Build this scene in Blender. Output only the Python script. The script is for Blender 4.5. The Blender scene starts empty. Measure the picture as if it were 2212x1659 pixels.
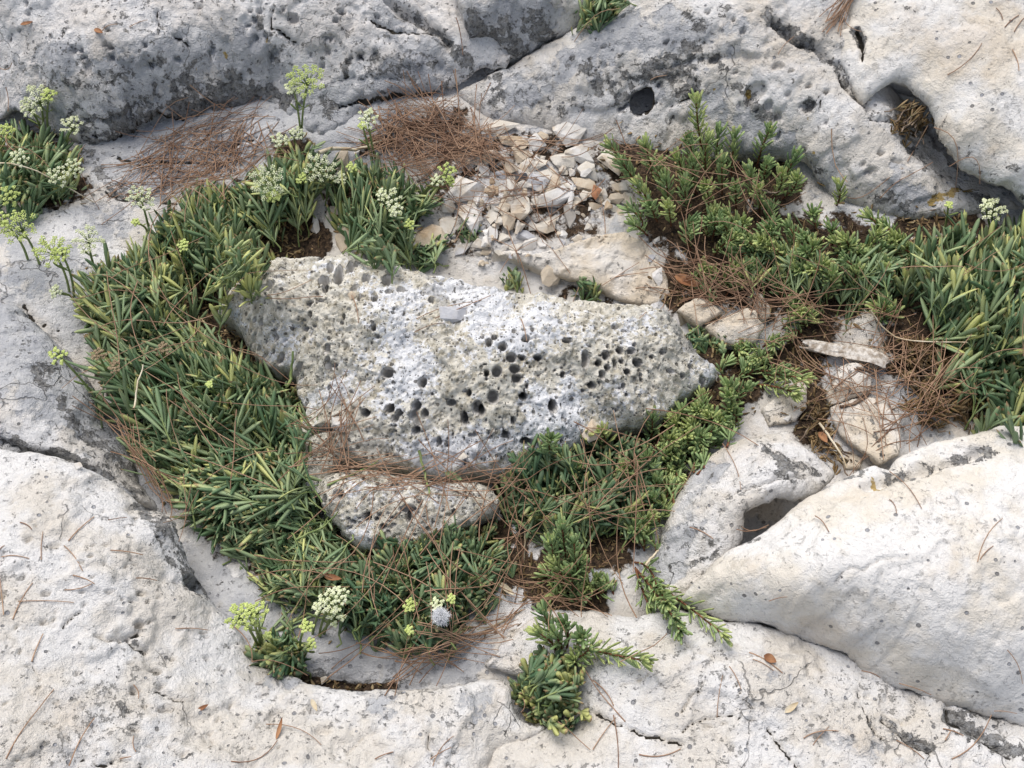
import bpy, bmesh, math, random
import numpy as np
from mathutils import Vector, Matrix

# ------------------------------------------------------------------ camera, sky, sun, exposure
SC = bpy.context.scene
COL = SC.collection
R = math.radians
PITCH, DIST, HFOV = 62.0, 1.35, 50.0
CAM = np.array([0.0, -DIST * math.cos(R(PITCH)), DIST * math.sin(R(PITCH))])
cd = bpy.data.cameras.new('camera')
cam = bpy.data.objects.new('camera', cd)
COL.objects.link(cam)
cam.location = CAM
cam.rotation_euler = (R(90 - PITCH), 0, 0)
cd.sensor_width = 36
cd.lens = 18 / math.tan(R(HFOV / 2))
cd.clip_start, cd.clip_end = 0.02, 100
SC.camera = cam

SUN_EL, SUN_AZ = 62.0, -25.0          # azimuth measured from +y towards +x
w = bpy.data.worlds.new('World')
SC.world = w
w.use_nodes = True
wn = w.node_tree
sky = wn.nodes.new('ShaderNodeTexSky')
sky.sky_type = 'NISHITA'
sky.sun_disc = False
sky.sun_elevation = R(SUN_EL)
sky.sun_rotation = R(SUN_AZ)
sky.dust_density = 2.5
bg = wn.nodes['Background']
hsv = wn.nodes.new('ShaderNodeHueSaturation')        # thin cloud: a paler sky
hsv.inputs['Saturation'].default_value = 0.62
wn.links.new(sky.outputs[0], hsv.inputs['Color'])
wn.links.new(hsv.outputs[0], bg.inputs[0])
bg.inputs[1].default_value = 0.125

ld = bpy.data.lights.new('sun', 'SUN')
ld.energy = 2.1
ld.angle = R(42)
ld.color = (1.0, 0.955, 0.90)
sun = bpy.data.objects.new('sun', ld)
COL.objects.link(sun)
sd = Vector((math.sin(R(SUN_AZ)) * math.cos(R(SUN_EL)), math.cos(R(SUN_AZ)) * math.cos(R(SUN_EL)), math.sin(R(SUN_EL))))
sun.rotation_euler = sd.to_track_quat('Z', 'Y').to_euler()
sun.location = sd * 5
SC.view_settings.view_transform = 'Standard'
SC.view_settings.look = 'None'
SC.view_settings.gamma = 1
SC.view_settings.use_curve_mapping = False
SC.view_settings.exposure = 0.40
SC.cycles.max_bounces = 6
SC.cycles.diffuse_bounces = 3
SC.cycles.glossy_bounces = 2
SC.cycles.transmission_bounces = 2

# ------------------------------------------------------------------ measuring: photo point -> place
FPX = 1106.0 / math.tan(R(HFOV / 2))
_cp, _sp = math.cos(R(PITCH)), math.sin(R(PITCH))


def rays(v):
    v = np.atleast_2d(np.asarray(v, float))[:, :2]
    a = (v[:, 0] - 1106.0) / FPX
    b = -(v[:, 1] - 829.5) / FPX
    d = np.stack([a, _cp + b * _sp, -_sp + b * _cp], 1)
    return d


def at_z(v, z):
    d = rays(v)
    z = np.broadcast_to(np.asarray(z, float), (len(d),))
    t = (z - CAM[2]) / d[:, 2]
    return CAM + d * t[:, None]


def pts3(l):
    l = np.asarray(l, float)
    return at_z(l[:, :2], l[:, 2])


# ------------------------------------------------------------------ noise
_rs = np.random.RandomState(7)
PERM = np.concatenate([_rs.permutation(256)] * 3).astype(np.int32)
G3 = _rs.normal(size=(256, 3))
G3 /= np.linalg.norm(G3, axis=1)[:, None]


def perlin(p, seed=0):
    p = np.asarray(p, float) + seed * 17.31
    i = np.floor(p).astype(np.int64)
    f = p - i
    i &= 255
    u = f * f * f * (f * (f * 6 - 15) + 10)
    out = 0
    for dx in (0, 1):
        wx = u[:, 0] if dx else 1 - u[:, 0]
        for dy in (0, 1):
            wy = u[:, 1] if dy else 1 - u[:, 1]
            for dz in (0, 1):
                wz = u[:, 2] if dz else 1 - u[:, 2]
                h = PERM[PERM[PERM[(i[:, 0] + dx) & 255] + ((i[:, 1] + dy) & 255)] + ((i[:, 2] + dz) & 255)]
                g = G3[h]
                out = out + wx * wy * wz * (g[:, 0] * (f[:, 0] - dx) + g[:, 1] * (f[:, 1] - dy) + g[:, 2] * (f[:, 2] - dz))
    return out


def fbm(p, scale, octv=4, seed=0, gain=0.5):
    p = np.asarray(p, float)
    s, a, t = 0, 1.0, 0
    for k in range(octv):
        s = s + a * perlin(p * scale, seed + k * 3)
        t += a
        a *= gain
        scale *= 2.03
    return s / t * 1.6


def xy0(x, y, z=0.0):
    return np.stack([x, y, np.full_like(x, z)], 1)


def sstep(a, b, x):
    t = np.clip((x - a) / (b - a), 0, 1)
    return t * t * (3 - 2 * t)


def terrace(p, scale, seed, n=3.0, sharp=0.07):
    """flaky limestone: noise cut into steps with steep risers"""
    f = fbm(p, scale, 4, seed) * n
    k = np.floor(f)
    r = f - k
    return (k + sstep(0.5 - sharp, 0.5 + sharp, r)) / n


# ------------------------------------------------------------------ polygons
def smooth_loop(P, step=0.008, closed=True):
    P = np.asarray(P, float)
    n = len(P)
    out = []
    for i in range(n if closed else n - 1):
        if closed:
            p0, p1, p2, p3 = P[i - 1], P[i], P[(i + 1) % n], P[(i + 2) % n]
        else:
            p0, p1, p2, p3 = P[max(i - 1, 0)], P[i], P[i + 1], P[min(i + 2, n - 1)]
        L = np.linalg.norm(p2 - p1)
        k = max(1, int(min(L / step, 40)))
        for j in range(k):
            t = j / k
            out.append(0.5 * ((2 * p1) + (p2 - p0) * t + (2 * p0 - 5 * p1 + 4 * p2 - p3) * t * t + (3 * p1 - p0 - 3 * p2 + p3) * t ** 3))
    if not closed:
        out.append(P[-1])
    return np.array(out)


def seg_dist(q, A, B, chunk=40000):
    """distance and nearest point of q (N,2) to segments A->B"""
    D = np.empty(len(q))
    C = np.empty((len(q), 2))
    d = B - A
    L = (d ** 2).sum(1) + 1e-18
    for s in range(0, len(q), chunk):
        p = q[s:s + chunk]
        best = np.full(len(p), 1e9)
        bc = np.zeros((len(p), 2))
        for a, dd, l in zip(A, d, L):
            t = np.clip(((p - a) @ dd) / l, 0, 1)
            c = a + t[:, None] * dd
            e = ((p - c) ** 2).sum(1)
            m = e < best
            best[m] = e[m]
            bc[m] = c[m]
        D[s:s + chunk] = np.sqrt(best)
        C[s:s + chunk] = bc
    return D, C


def inside(q, P):
    x, y = q[:, 0], q[:, 1]
    r = np.zeros(len(q), bool)
    n = len(P)
    for i in range(n):
        x1, y1 = P[i]
        x2, y2 = P[(i + 1) % n]
        if y1 == y2:
            continue
        c = ((y1 > y) != (y2 > y)) & (x < (x2 - x1) * (y - y1) / (y2 - y1) + x1)
        r ^= c
    return r


def sdf(q, P):
    D, C = seg_dist(q, P, np.roll(P, -1, 0))
    s = np.where(inside(q, P), 1.0, -1.0)
    return D * s, C


class RBF:
    def __init__(self, P, Z, lam=0.006):
        P = np.asarray(P, float)
        if len(P) > 220:
            k = np.linspace(0, len(P) - 1, 220).astype(int)
            P, Z = P[k], Z[k]
        self.P = P
        self.lo, self.hi = Z.min() - 0.004, Z.max() + 0.006
        n = len(P)
        r = np.linalg.norm(P[:, None] - P[None], axis=2)
        K = self.phi(r) + lam * np.eye(n)
        M = np.zeros((n + 3, n + 3))
        M[:n, :n] = K
        M[:n, n] = 1
        M[:n, n + 1:] = P
        M[n:, :n] = M[:n, n:].T
        self.w = np.linalg.solve(M, np.concatenate([Z, np.zeros(3)]))

    @staticmethod
    def phi(r):
        return -np.sqrt(r * r + 0.00015)   # membrane-like: stays between the control heights

    def __call__(self, q, chunk=20000):
        o = np.empty(len(q))
        n = len(self.P)
        for s in range(0, len(q), chunk):
            p = q[s:s + chunk]
            r = np.linalg.norm(p[:, None] - self.P[None], axis=2)
            o[s:s + chunk] = self.phi(r) @ self.w[:n] + self.w[n] + p @ self.w[n + 1:]
        return np.clip(o, self.lo, self.hi)


# ------------------------------------------------------------------ objects
def tag(o, label=None, cat=None, group=None, kind=None):
    if label: o['label'] = label
    if cat: o['category'] = cat
    if group: o['group'] = group
    if kind: o['kind'] = kind
    return o


def mesh_np(name, V, F, mat, attrs=None, smooth=True, parent=None, loc=None, mats=None, mi=None):
    V = np.asarray(V, np.float32)
    me = bpy.data.meshes.new(name)
    if isinstance(F, np.ndarray):
        k = F.shape[1]
        me.vertices.add(len(V))
        vv = V - np.asarray(loc, np.float32) if loc is not None else V
        me.vertices.foreach_set('co', vv.ravel())
        me.loops.add(F.size)
        me.loops.foreach_set('vertex_index', F.ravel().astype(np.int32))
        me.polygons.add(len(F))
        me.polygons.foreach_set('loop_start', (np.arange(len(F)) * k).astype(np.int32))
        me.polygons.foreach_set('loop_total', np.full(len(F), k, np.int32))
        me.update(calc_edges=True)
    else:
        vv = V - np.asarray(loc, np.float32) if loc is not None else V
        me.from_pydata(vv.tolist(), [], F)
    if smooth:
        me.polygons.foreach_set('use_smooth', np.ones(len(me.polygons), bool))
    for a, val in (attrs or {}).items():
        at = me.attributes.new(a, 'FLOAT', 'POINT')
        at.data.foreach_set('value', np.asarray(val, np.float32))
    if mats:
        for m in mats: me.materials.append(m)
        me.polygons.foreach_set('material_index', np.asarray(mi, np.int32))
    elif mat:
        me.materials.append(mat)
    me.validate()
    o = bpy.data.objects.new(name, me)
    COL.objects.link(o)
    if loc is not None and parent is None: o.location = loc
    if parent is not None: o.parent = parent
    return o


def empty(name, loc, label, cat, group=None):
    o = bpy.data.objects.new(name, None)
    COL.objects.link(o)
    o.location = loc
    o.empty_display_size = 0.02
    return tag(o, label, cat, group)


# combined height of everything solid, used to set things down on the ground
HS = 0.004
HX0, HY0 = -1.5, -1.2
HN = (int(3.0 / HS), int(3.4 / HS))
HMAP = np.full(HN, -1.0)


def hidx(x, y):
    i = np.clip(((x - HX0) / HS).astype(int), 0, HN[0] - 1)
    j = np.clip(((y - HY0) / HS).astype(int), 0, HN[1] - 1)
    return i, j


def hput(V, hm=None):
    hm = HMAP if hm is None else hm
    i, j = hidx(V[:, 0], V[:, 1])
    np.maximum.at(hm, (i, j), V[:, 2])


def hget(x, y, hm=None):
    hm = HMAP if hm is None else hm
    i, j = hidx(np.asarray(x, float), np.asarray(y, float))
    return hm[i, j]


def hit(v, hm=None, lift=0.0):
    """where the sight line through a photo point meets the solid surface"""
    d = rays(v)
    d = d / np.linalg.norm(d, axis=1)[:, None]
    t = np.full(len(d), 0.75)
    done = np.zeros(len(d), bool)
    while not done.all() and t.max() < 3.2:
        p = CAM + d * t[:, None]
        b = p[:, 2] <= hget(p[:, 0], p[:, 1], hm) + lift
        done |= b
        t = np.where(done, t, t + 0.002)
    return CAM + d * t[:, None]


def px_at(p):
    """metres per photo unit at a place"""
    return abs((np.asarray(p) - CAM) @ np.array([0, _cp, -_sp])) / FPX


# ------------------------------------------------------------------ node helpers
class NT:
    def __init__(self, name):
        self.m = bpy.data.materials.new(name)
        self.m.use_nodes = True
        self.t = self.m.node_tree
        self.b = self.t.nodes['Principled BSDF']

    def n(self, typ, **kw):
        nd = self.t.nodes.new(typ)
        for k, v in kw.items():
            if k.startswith('_'):
                setattr(nd, k[1:], v)
            else:
                s = nd.inputs[k.replace('__', ' ')] if not k.startswith('i') or not k[1:].isdigit() else nd.inputs[int(k[1:])]
                self.put(s, v)
        return nd

    def put(self, s, v):
        if isinstance(v, bpy.types.NodeSocket):
            self.t.links.new(v, s)
        else:
            if isinstance(v, tuple) and len(v) == 3 and s.type == 'RGBA': v = v + (1,)
            s.default_value = v

    def noise(self, vec, scale, detail=4, rough=0.55, dist=0.0):
        return self.n('ShaderNodeTexNoise', Vector=vec, Scale=scale, Detail=detail, Roughness=rough, Distortion=dist).outputs[0]

    def math(self, op, a, b=0.0, c=None):
        nd = self.n('ShaderNodeMath', _operation=op, i0=a, i1=b)
        if c is not None: self.put(nd.inputs[2], c)
        return nd.outputs[0]

    def step(self, x, a, b):
        return self.n('ShaderNodeMapRange', _interpolation_type='SMOOTHSTEP', i0=x, i1=a, i2=b, i3=0.0, i4=1.0).outputs[0]

    def mix(self, f, a, b, mode='MIX'):
        nd = self.t.nodes.new('ShaderNodeMix')
        nd.data_type = 'RGBA'
        nd.blend_type = mode
        self.put(nd.inputs[0], f)
        self.put(nd.inputs[6], a)
        self.put(nd.inputs[7], b)
        return nd.outputs[2]

    def attr(self, name):
        return self.n('ShaderNodeAttribute', _attribute_name=name).outputs['Fac']

    def pos(self, off=(0, 0, 0), warp=0.0, wscale=40):
        p = self.n('ShaderNodeNewGeometry').outputs['Position']
        p = self.n('ShaderNodeVectorMath', _operation='ADD', i0=p, i1=off).outputs[0]
        if warp:
            nz = self.n('ShaderNodeTexNoise', Vector=p, Scale=wscale, Detail=3.0).outputs[1]
            nz = self.n('ShaderNodeVectorMath', _operation='SUBTRACT', i0=nz, i1=(.5, .5, .5)).outputs[0]
            nz = self.n('ShaderNodeVectorMath', _operation='SCALE', i0=nz, Scale=warp).outputs[0]
            p = self.n('ShaderNodeVectorMath', _operation='ADD', i0=p, i1=nz).outputs[0]
        return p

    def bump(self, h, dist, strength=1.0, nrm=None):
        nd = self.n('ShaderNodeBump', Height=h, Distance=dist, Strength=strength)
        if nrm is not None: self.put(nd.inputs['Normal'], nrm)
        return nd.outputs[0]

    def done(self, col, rough=0.9, nrm=None, spec=0.2):
        self.put(self.b.inputs['Base Color'], col)
        self.put(self.b.inputs['Roughness'], rough)
        self.b.inputs['Specular IOR Level'].default_value = spec
        if nrm is not None: self.put(self.b.inputs['Normal'], nrm)
        return self.m


def limestone(name, off=(0, 0, 0), gray=0.0, lich=0.0, cream=(0.60, 0.565, 0.515), pale=(0.66, 0.65, 0.64), speck=1.0, rough=1.0, hair=1.0, stain=0.32, grain=1.0):
    """weathered limestone: cream crust flaking off blue-grey stone, black specks, lichen where the attributes say"""
    k = NT(name)
    p = k.pos(off, 0.012, 45)
    p2 = k.pos(off)
    a_g, a_l, a_o, a_c = k.attr('gray'), k.attr('lichen'), k.attr('ochre'), k.attr('crack')
    n1 = k.noise(p, 9.0, 7, 0.6)
    n2 = k.noise(p2, 38.0, 6, 0.65)
    n3 = k.noise(p2, 160.0, 4, 0.7)
    base = k.mix(k.step(k.noise(p, 17, 5), 0.40, 0.60), cream, pale)
    base = k.mix(k.math('MULTIPLY', k.step(k.noise(p, 6.5, 6, 0.65), 0.54, 0.68), stain), base, (0.52, 0.42, 0.30))
    gm = k.step(k.math('ADD', k.math('ADD', n1, k.math('MULTIPLY', n2, 0.55)), k.math('ADD', k.math('MULTIPLY', a_g, 0.30), gray)), 0.93, 1.01)
    gcol = k.mix(k.step(k.noise(p, 22, 6, 0.7), 0.38, 0.62), (0.385, 0.390, 0.405), (0.51, 0.508, 0.505))
    col = k.mix(gm, base, gcol)
    # mottling
    col = k.mix(k.math('MULTIPLY', k.step(n2, 0.42, 0.30), 0.30), col, (0.34, 0.30, 0.24))
    col = k.mix(k.math('MULTIPLY', k.step(n3, 0.55, 0.75), 0.35), col, (0.78, 0.76, 0.73))
    # worn thin flakes: fine contour lines
    # black specks and grey fossil dots
    v1 = k.n('ShaderNodeTexVoronoi', Vector=p2, Scale=95.0)
    rnd = k.n('ShaderNodeSeparateColor', Color=v1.outputs['Color'])
    sz = k.math('MULTIPLY', k.step(rnd.outputs[0], 0.62, 1.0), 0.26)
    sp = k.math('MULTIPLY', k.step(k.math('SUBTRACT', sz, v1.outputs['Distance']), 0.0, 0.07), speck)
    spc = k.mix(rnd.outputs[1], (0.14, 0.135, 0.13), (0.30, 0.31, 0.34))
    col = k.mix(k.math('MULTIPLY', sp, 0.85), col, spc)
    # dark pits and lichen
    pd = k.noise(p, 46.0, 8, 0.72)
    pm = k.noise(p2, 7.0, 3, 0.5)
    ve2 = k.n('ShaderNodeTexVoronoi', _feature='DISTANCE_TO_EDGE', Vector=k.pos(off, 0.05, 20), Scale=15.0).outputs['Distance']
    pd2 = k.math('MULTIPLY', k.math('SUBTRACT', k.noise(p, 105, 6, 0.72), 0.5), 1.1)
    dk = k.math('ADD', k.math('ADD', k.math('ADD', k.math('MULTIPLY', k.math('SUBTRACT', pd, 0.5), 1.7), pd2), k.math('MULTIPLY', k.math('SUBTRACT', pm, 0.5), 0.7)), k.math('ADD', k.math('MULTIPLY', a_l, 0.44), k.math('ADD', lich, k.math('MULTIPLY', k.step(ve2, 0.13, 0.0), 0.15))))
    dm = k.step(dk, 0.42, 0.50)
    dcol = k.mix(k.step(k.noise(p2, 150, 5, 0.8), .36, .62), (0.022, 0.022, 0.024), (0.27, 0.26, 0.24))
    dcol = k.mix(k.math('MULTIPLY', k.step(a_l, 0.2, 0.9), k.step(n3, 0.45, 0.6)), dcol, (0.25, 0.25, 0.25))
    col = k.mix(k.math('MULTIPLY', dm, 0.93), col, dcol)
    # ochre lichen
    om = k.step(k.math('ADD', k.noise(p, 60, 6, 0.7), k.math('MULTIPLY', a_o, 0.4)), 0.80, 0.86)
    col = k.mix(k.math('MULTIPLY', om, 0.85), col, k.mix(n3, (0.20, 0.13, 0.02), (0.50, 0.33, 0.06)))
    # cracks filled with dark soil; debris and painted shade inside the deep hole
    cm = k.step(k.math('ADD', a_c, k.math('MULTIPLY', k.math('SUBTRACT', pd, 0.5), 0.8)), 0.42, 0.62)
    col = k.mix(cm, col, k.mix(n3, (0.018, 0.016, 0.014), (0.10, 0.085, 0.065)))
    # fine pitted grain
    gr = k.noise(p2, 135.0, 5, 0.75)
    gk = k.math('MULTIPLY', k.step(k.math('ADD', gr, k.math('MULTIPLY', k.noise(p, 12, 4), 0.30)), 0.755, 0.80), grain)
    col = k.mix(k.math('MULTIPLY', gk, 0.75), col, (0.16, 0.155, 0.145))
    # hairline cracks
    ve = k.n('ShaderNodeTexVoronoi', _feature='DISTANCE_TO_EDGE', Vector=k.pos(off, 0.07, 22), Scale=12.0).outputs['Distance']
    hc = k.math('MULTIPLY', k.step(ve, 0.013, 0.003), k.math('MULTIPLY', k.step(k.noise(p2, 9, 3), 0.57, 0.63), hair))
    col = k.mix(k.math('MULTIPLY', hc, 0.55), col, (0.10, 0.09, 0.08))
    # relief
    fl = k.noise(p, 26.0, 9, 0.62)
    tx = k.math('MULTIPLY', k.noise(k.pos(off, 0.02, 30), 13.0, 8, 0.6), 15.0)
    tf = k.math('FRACT', tx)
    ter = k.math('ADD', k.math('SUBTRACT', tx, tf), k.step(tf, 0.42, 0.58))
    h = k.math('ADD', k.math('MULTIPLY', fl, 2.0), k.math('ADD', k.math('MULTIPLY', n3, 0.5), k.math('MULTIPLY', ter, 0.10)))
    h = k.math('SUBTRACT', h, k.math('MULTIPLY', hc, 0.5))
    h = k.math('ADD', h, k.math('MULTIPLY', k.noise(p2, 420.0, 3, 0.7), 0.30))
    h = k.math('SUBTRACT', h, k.math('MULTIPLY', dm, 0.55))
    h = k.math('SUBTRACT', h, k.math('MULTIPLY', sp, 0.5))
    h = k.math('SUBTRACT', h, k.math('MULTIPLY', cm, 1.2))
    h = k.math('ADD', h, k.math('MULTIPLY', gm, -0.35))
    h = k.math('SUBTRACT', h, k.math('MULTIPLY', gk, 0.5))
    return k.done(col, k.math('ADD', 0.78, k.math('MULTIPLY', n2, 0.2)), k.bump(h, 0.0055 * rough, 0.9))


def porous(name, off=(0, 0, 0)):
    """honeycombed beach rock: beige sponge texture, chalky white lichen, dark pores"""
    k = NT(name)
    p = k.pos(off, 0.006, 90)
    p2 = k.pos(off)
    a_w, a_l, a_p = k.attr('white'), k.attr('lichen'), k.attr('pit')
    n1 = k.noise(p, 14, 6, 0.6)
    n2 = k.noise(p2, 90, 6, 0.7)
    n3 = k.noise(p2, 330, 4, 0.75)
    beige = k.mix(k.step(n2, 0.33, 0.58), (0.44, 0.40, 0.31), (0.80, 0.76, 0.66))
    beige = k.mix(k.math('MULTIPLY', k.step(k.noise(p, 30, 5, .7), .52, .66), .5), beige, (0.50, 0.43, 0.30))
    wm = k.step(k.math('ADD', k.math('ADD', n1, k.math('MULTIPLY', k.noise(p2, 130, 5, .75), 1.0)), k.math('MULTIPLY', a_w, 0.26)), 1.06, 1.16)
    wc = k.mix(k.step(n2, 0.3, 0.6), (0.70, 0.71, 0.73), (0.92, 0.92, 0.92))
    col = k.mix(wm, beige, wc)
    gm = k.step(k.math('ADD', k.noise(p, 24, 7, 0.7), k.math('MULTIPLY', a_l, 0.27)), 0.67, 0.74)
    col = k.mix(k.math('MULTIPLY', gm, 0.55), col, k.mix(n3, (0.16, 0.16, 0.16), (0.42, 0.42, 0.42)))
    # bored smooth grey pit walls
    pw = k.step(a_p, 0.25, 0.45)
    col = k.mix(k.math('MULTIPLY', pw, 0.85), col, k.mix(n2, (0.40, 0.39, 0.375), (0.60, 0.58, 0.55)))
    # sponge pores of two sizes
    v1 = k.n('ShaderNodeTexVoronoi', Vector=p, Scale=330.0)
    r1 = k.n('ShaderNodeSeparateColor', Color=v1.outputs['Color']).outputs[0]
    q1 = k.step(k.math('SUBTRACT', k.math('MULTIPLY', k.step(r1, 0.45, 1.0), 0.40), v1.outputs['Distance']), 0.0, 0.10)
    v2 = k.n('ShaderNodeTexVoronoi', Vector=p, Scale=120.0)
    r2 = k.n('ShaderNodeSeparateColor', Color=v2.outputs['Color']).outputs[0]
    q2 = k.step(k.math('SUBTRACT', k.math('MULTIPLY', k.step(r2, 0.55, 1.0), 0.34), v2.outputs['Distance']), 0.0, 0.07)
    q = k.math('MULTIPLY', k.math('MAXIMUM', q1, q2), k.math('SUBTRACT', 1.0, k.math('MULTIPLY', pw, 0.85)))
    col = k.mix(k.math('MULTIPLY', q, 0.82), col, (0.10, 0.09, 0.075))
    h = k.math('ADD', k.math('MULTIPLY', n2, 2.2), k.math('MULTIPLY', n3, 0.8))
    h = k.math('SUBTRACT', h, k.math('MULTIPLY', q, 1.0))
    h = k.math('MULTIPLY', h, k.math('SUBTRACT', 1.0, k.math('MULTIPLY', pw, 0.75)))
    return k.done(col, 0.93, k.bump(h, 0.0034, 0.9), 0.1)


def soil_mat():
    k = NT('humus')
    p = k.pos((0, 0, 0), 0.004, 150)
    n = k.noise(p, 190, 6, 0.75)
    c = k.mix(k.step(n, 0.35, 0.65), (0.022, 0.016, 0.011), (0.12, 0.078, 0.046))
    c = k.mix(k.step(k.noise(p, 420, 3), 0.62, 0.7), c, (0.26, 0.18, 0.11))
    return k.done(c, 0.95, k.bump(n, 0.006, 1.0))



def unit3(a):
    return a / np.linalg.norm(a, axis=1, keepdims=True)


def on_surf(v, zf, z0=0.1):
    """photo points set down on the smooth height zf(x, y)"""
    v = np.atleast_2d(np.asarray(v, float))
    z = np.full(len(v), z0)
    for _ in range(14):
        p = at_z(v, z)
        z = 0.5 * z + 0.5 * zf(p[:, :2])
    return at_z(v, z)


def stroke_field(q, zf, lst, wob):
    """lst: (photo polyline, radius in photo units, strength) -> strongest soft stroke at every q"""
    a = np.zeros(len(q))
    for pl, r, s in lst:
        P = on_surf(np.asarray(pl, float), zf)
        k = px_at(P).mean() if P.ndim > 1 else px_at(P)
        rr = r * abs((P - CAM) @ np.array([0, _cp, -_sp])).mean() / FPX
        P = P[:, :2]
        if len(P) == 1: P = np.vstack([P, P + 1e-5])
        m = np.all((q > P.min(0) - rr * 2) & (q < P.max(0) + rr * 2), axis=1)
        if not m.any(): continue
        D, _ = seg_dist(q[m], P[:-1], P[1:])
        f = s * np.clip(1.35 - (D + wob[m] * rr * 0.5) / rr, 0, 1)
        a[m] = np.maximum(a[m], f)
    return a


def slab(name, label, cat, outl, ctrl, mat, res=0.0024, edge=0.018, under=0.25, wall=0.09, low=(5.0, 0.010), terr=(14.0, 0.007),
         fine=0.0016, warp=0.005, strokes=None, grooves=(), pits=(), group=None, zk=1.0, flat=False, seed=1, detail=None):
    strokes = strokes or {}
    outl = [(a, b, .05 + (c - .05) * zk) for a, b, c in outl]
    ctrl = [(a, b, .05 + (c - .05) * zk) for a, b, c in ctrl]
    O3 = pts3(outl)
    zf = RBF(np.vstack([O3, pts3(ctrl)])[:, :2] if len(ctrl) else O3[:, :2], np.concatenate([O3[:, 2], pts3(ctrl)[:, 2]]) if len(ctrl) else O3[:, 2])
    L3 = smooth_loop(O3, 0.008) if not flat else O3
    L = L3[:, :2]
    wdt = 0.03 if res > 0.0019 else 0.022
    lo, hi = L.min(0) - wdt - 0.01, L.max(0) + wdt + 0.01
    lo, hi = np.maximum(lo, (-1.25, -1.0)), np.minimum(hi, (1.25, 1.9))
    nx, ny = int((hi[0] - lo[0]) / res), int((hi[1] - lo[1]) / res)
    X, Y = np.meshgrid(lo[0] + np.arange(nx) * res, lo[1] + np.arange(ny) * res, indexing='ij')
    q = np.stack([X.ravel(), Y.ravel()], 1)
    p3 = xy0(q[:, 0], q[:, 1], seed * 1.7)
    wv = np.stack([fbm(p3, 28, 4, seed), fbm(p3, 28, 4, seed + 11)], 1) * warp + np.stack([fbm(p3, 110, 2, seed + 5), fbm(p3, 110, 2, seed + 6)], 1) * warp * 0.35
    qw = q + wv
    d, C = sdf(qw, L)
    C = C - wv
    wob = fbm(p3, 45, 3, seed + 21)
    wob2 = fbm(p3, 190, 2, seed + 23)
    z = zf(q)
    zc = zf(C)
    ez = np.clip(1 - np.clip(d, 0, None) / edge, 0, 1)
    ins = d >= 0
    zz = np.where(ins, z, zc) - edge * (1 - np.sqrt(np.clip(1 - ez ** 2, 0, 1)))
    rel = low[1] * fbm(p3, low[0], 3, seed + 31) + terr[1] * (terrace(p3 + 0.15 * xy0(wob, wob) * 0.05, terr[0], seed + 41) - 0.0) \
        + terr[1] * 0.35 * terrace(p3, terr[0] * 3.1, seed + 43, 3.0, 0.15) + fine * fbm(p3, 90, 4, seed + 51, 0.6) + fine * 1.6 * fbm(p3, 38, 4, seed + 53, 0.6)
    at = {k: stroke_field(q, zf, v, wob) for k, v in strokes.items()}
    crack = np.zeros(len(q))
    pit = np.zeros(len(q))
    for pl, r, dep, cs in grooves:
        P = on_surf(np.asarray(pl, float), zf)
        rr = r * px_at(P.mean(0))
        m = np.all((q > P[:, :2].min(0) - 0.03) & (q < P[:, :2].max(0) + 0.03), axis=1)
        if not m.any(): continue
        jag = np.stack([fbm(p3[m], 55, 4, 91, .6), fbm(p3[m], 55, 4, 95, .6)], 1) * .006
        D, _ = seg_dist(q[m] + jag, P[:-1, :2], P[1:, :2])
        rr = rr * np.clip(.62 + .75 * fbm(p3[m], 24, 3, 97), .12, 1.6)
        f = np.exp(-(D / rr) ** 2)
        rel[m] -= dep * f
        crack[m] = np.maximum(crack[m], cs * np.exp(-(D / (rr * 0.85)) ** 2))
    if len(pits):
        pa = np.asarray(pits, float)
        PC = on_surf(pa[:, :2], zf)
        for (vx, vy, rx, ry, dep), c in zip(pa, PC):
            k = px_at(c)
            ax, ay = rx * k, ry * k * 1.05
            m = (np.abs(q[:, 0] - c[0]) < ax * 1.7 + .004) & (np.abs(q[:, 1] - c[1]) < ay * 1.7 + .004)
            if not m.any(): continue
            dx, dy = (q[m] - c[:2]).T
            e = np.sqrt((dx / ax) ** 2 + (dy / ay) ** 2) + (0.16 if detail is not None else 0.42) * wob[m] + (0 if detail is not None else .12) * wob2[m]
            f = 1 - sstep(0.86, 1.05, e)
            rel[m] -= dep * f * (0.8 + 0.2 * np.clip(1 - e, 0, 1))
            if dep > .06: crack[m] = np.maximum(crack[m], 1.0 * (1 - sstep(.94, 1.12, e - .14 * dx / ax)))  # deep hole: debris colour, carried up its walls as painted shade
            pit[m] = np.maximum(pit[m], 1 - sstep(0.95, 1.18, e))
    if detail is not None:
        rel = rel + detail(p3, d)
    fade = np.where(ins, 1.0, np.clip(1 + d / wdt, 0, 1))
    Z2 = z.reshape(nx, ny)
    gx, gy = np.gradient(Z2, res)
    gx, gy = gx.ravel(), gy.ravel()
    gl = np.hypot(gx, gy) + 1e-9
    cl = np.minimum(gl, 2.2) / gl * sstep(0, .012, d)
    nv = unit3(np.stack([-gx * cl, -gy * cl, np.ones_like(gx)], 1))
    V = np.stack([q[:, 0], q[:, 1], zz], 1) + nv * (rel * fade)[:, None]
    zz = zz + rel * fade
    o = ~ins
    dv = q - C
    nrm = dv / (np.linalg.norm(dv, axis=1)[:, None] + 1e-9)
    st = wall / wdt
    ad = -d
    un = under * (ad * st)[:, None]
    # side wall: hangs from the outline, leaning in below the rim
    wn_ = fbm(np.stack([C[:, 0], C[:, 1], -ad * st], 1), 30, 3, seed + 61)
    wxy = C - nrm * un + nrm * (wn_ * 0.006 * np.clip(ad / wdt * 4, 0, 1))[:, None]
    V[o, :2] = wxy[o]
    V[o, 2] = (zz - ad * st)[o]
    keep = (d > -wdt).reshape(nx, ny)
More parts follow.
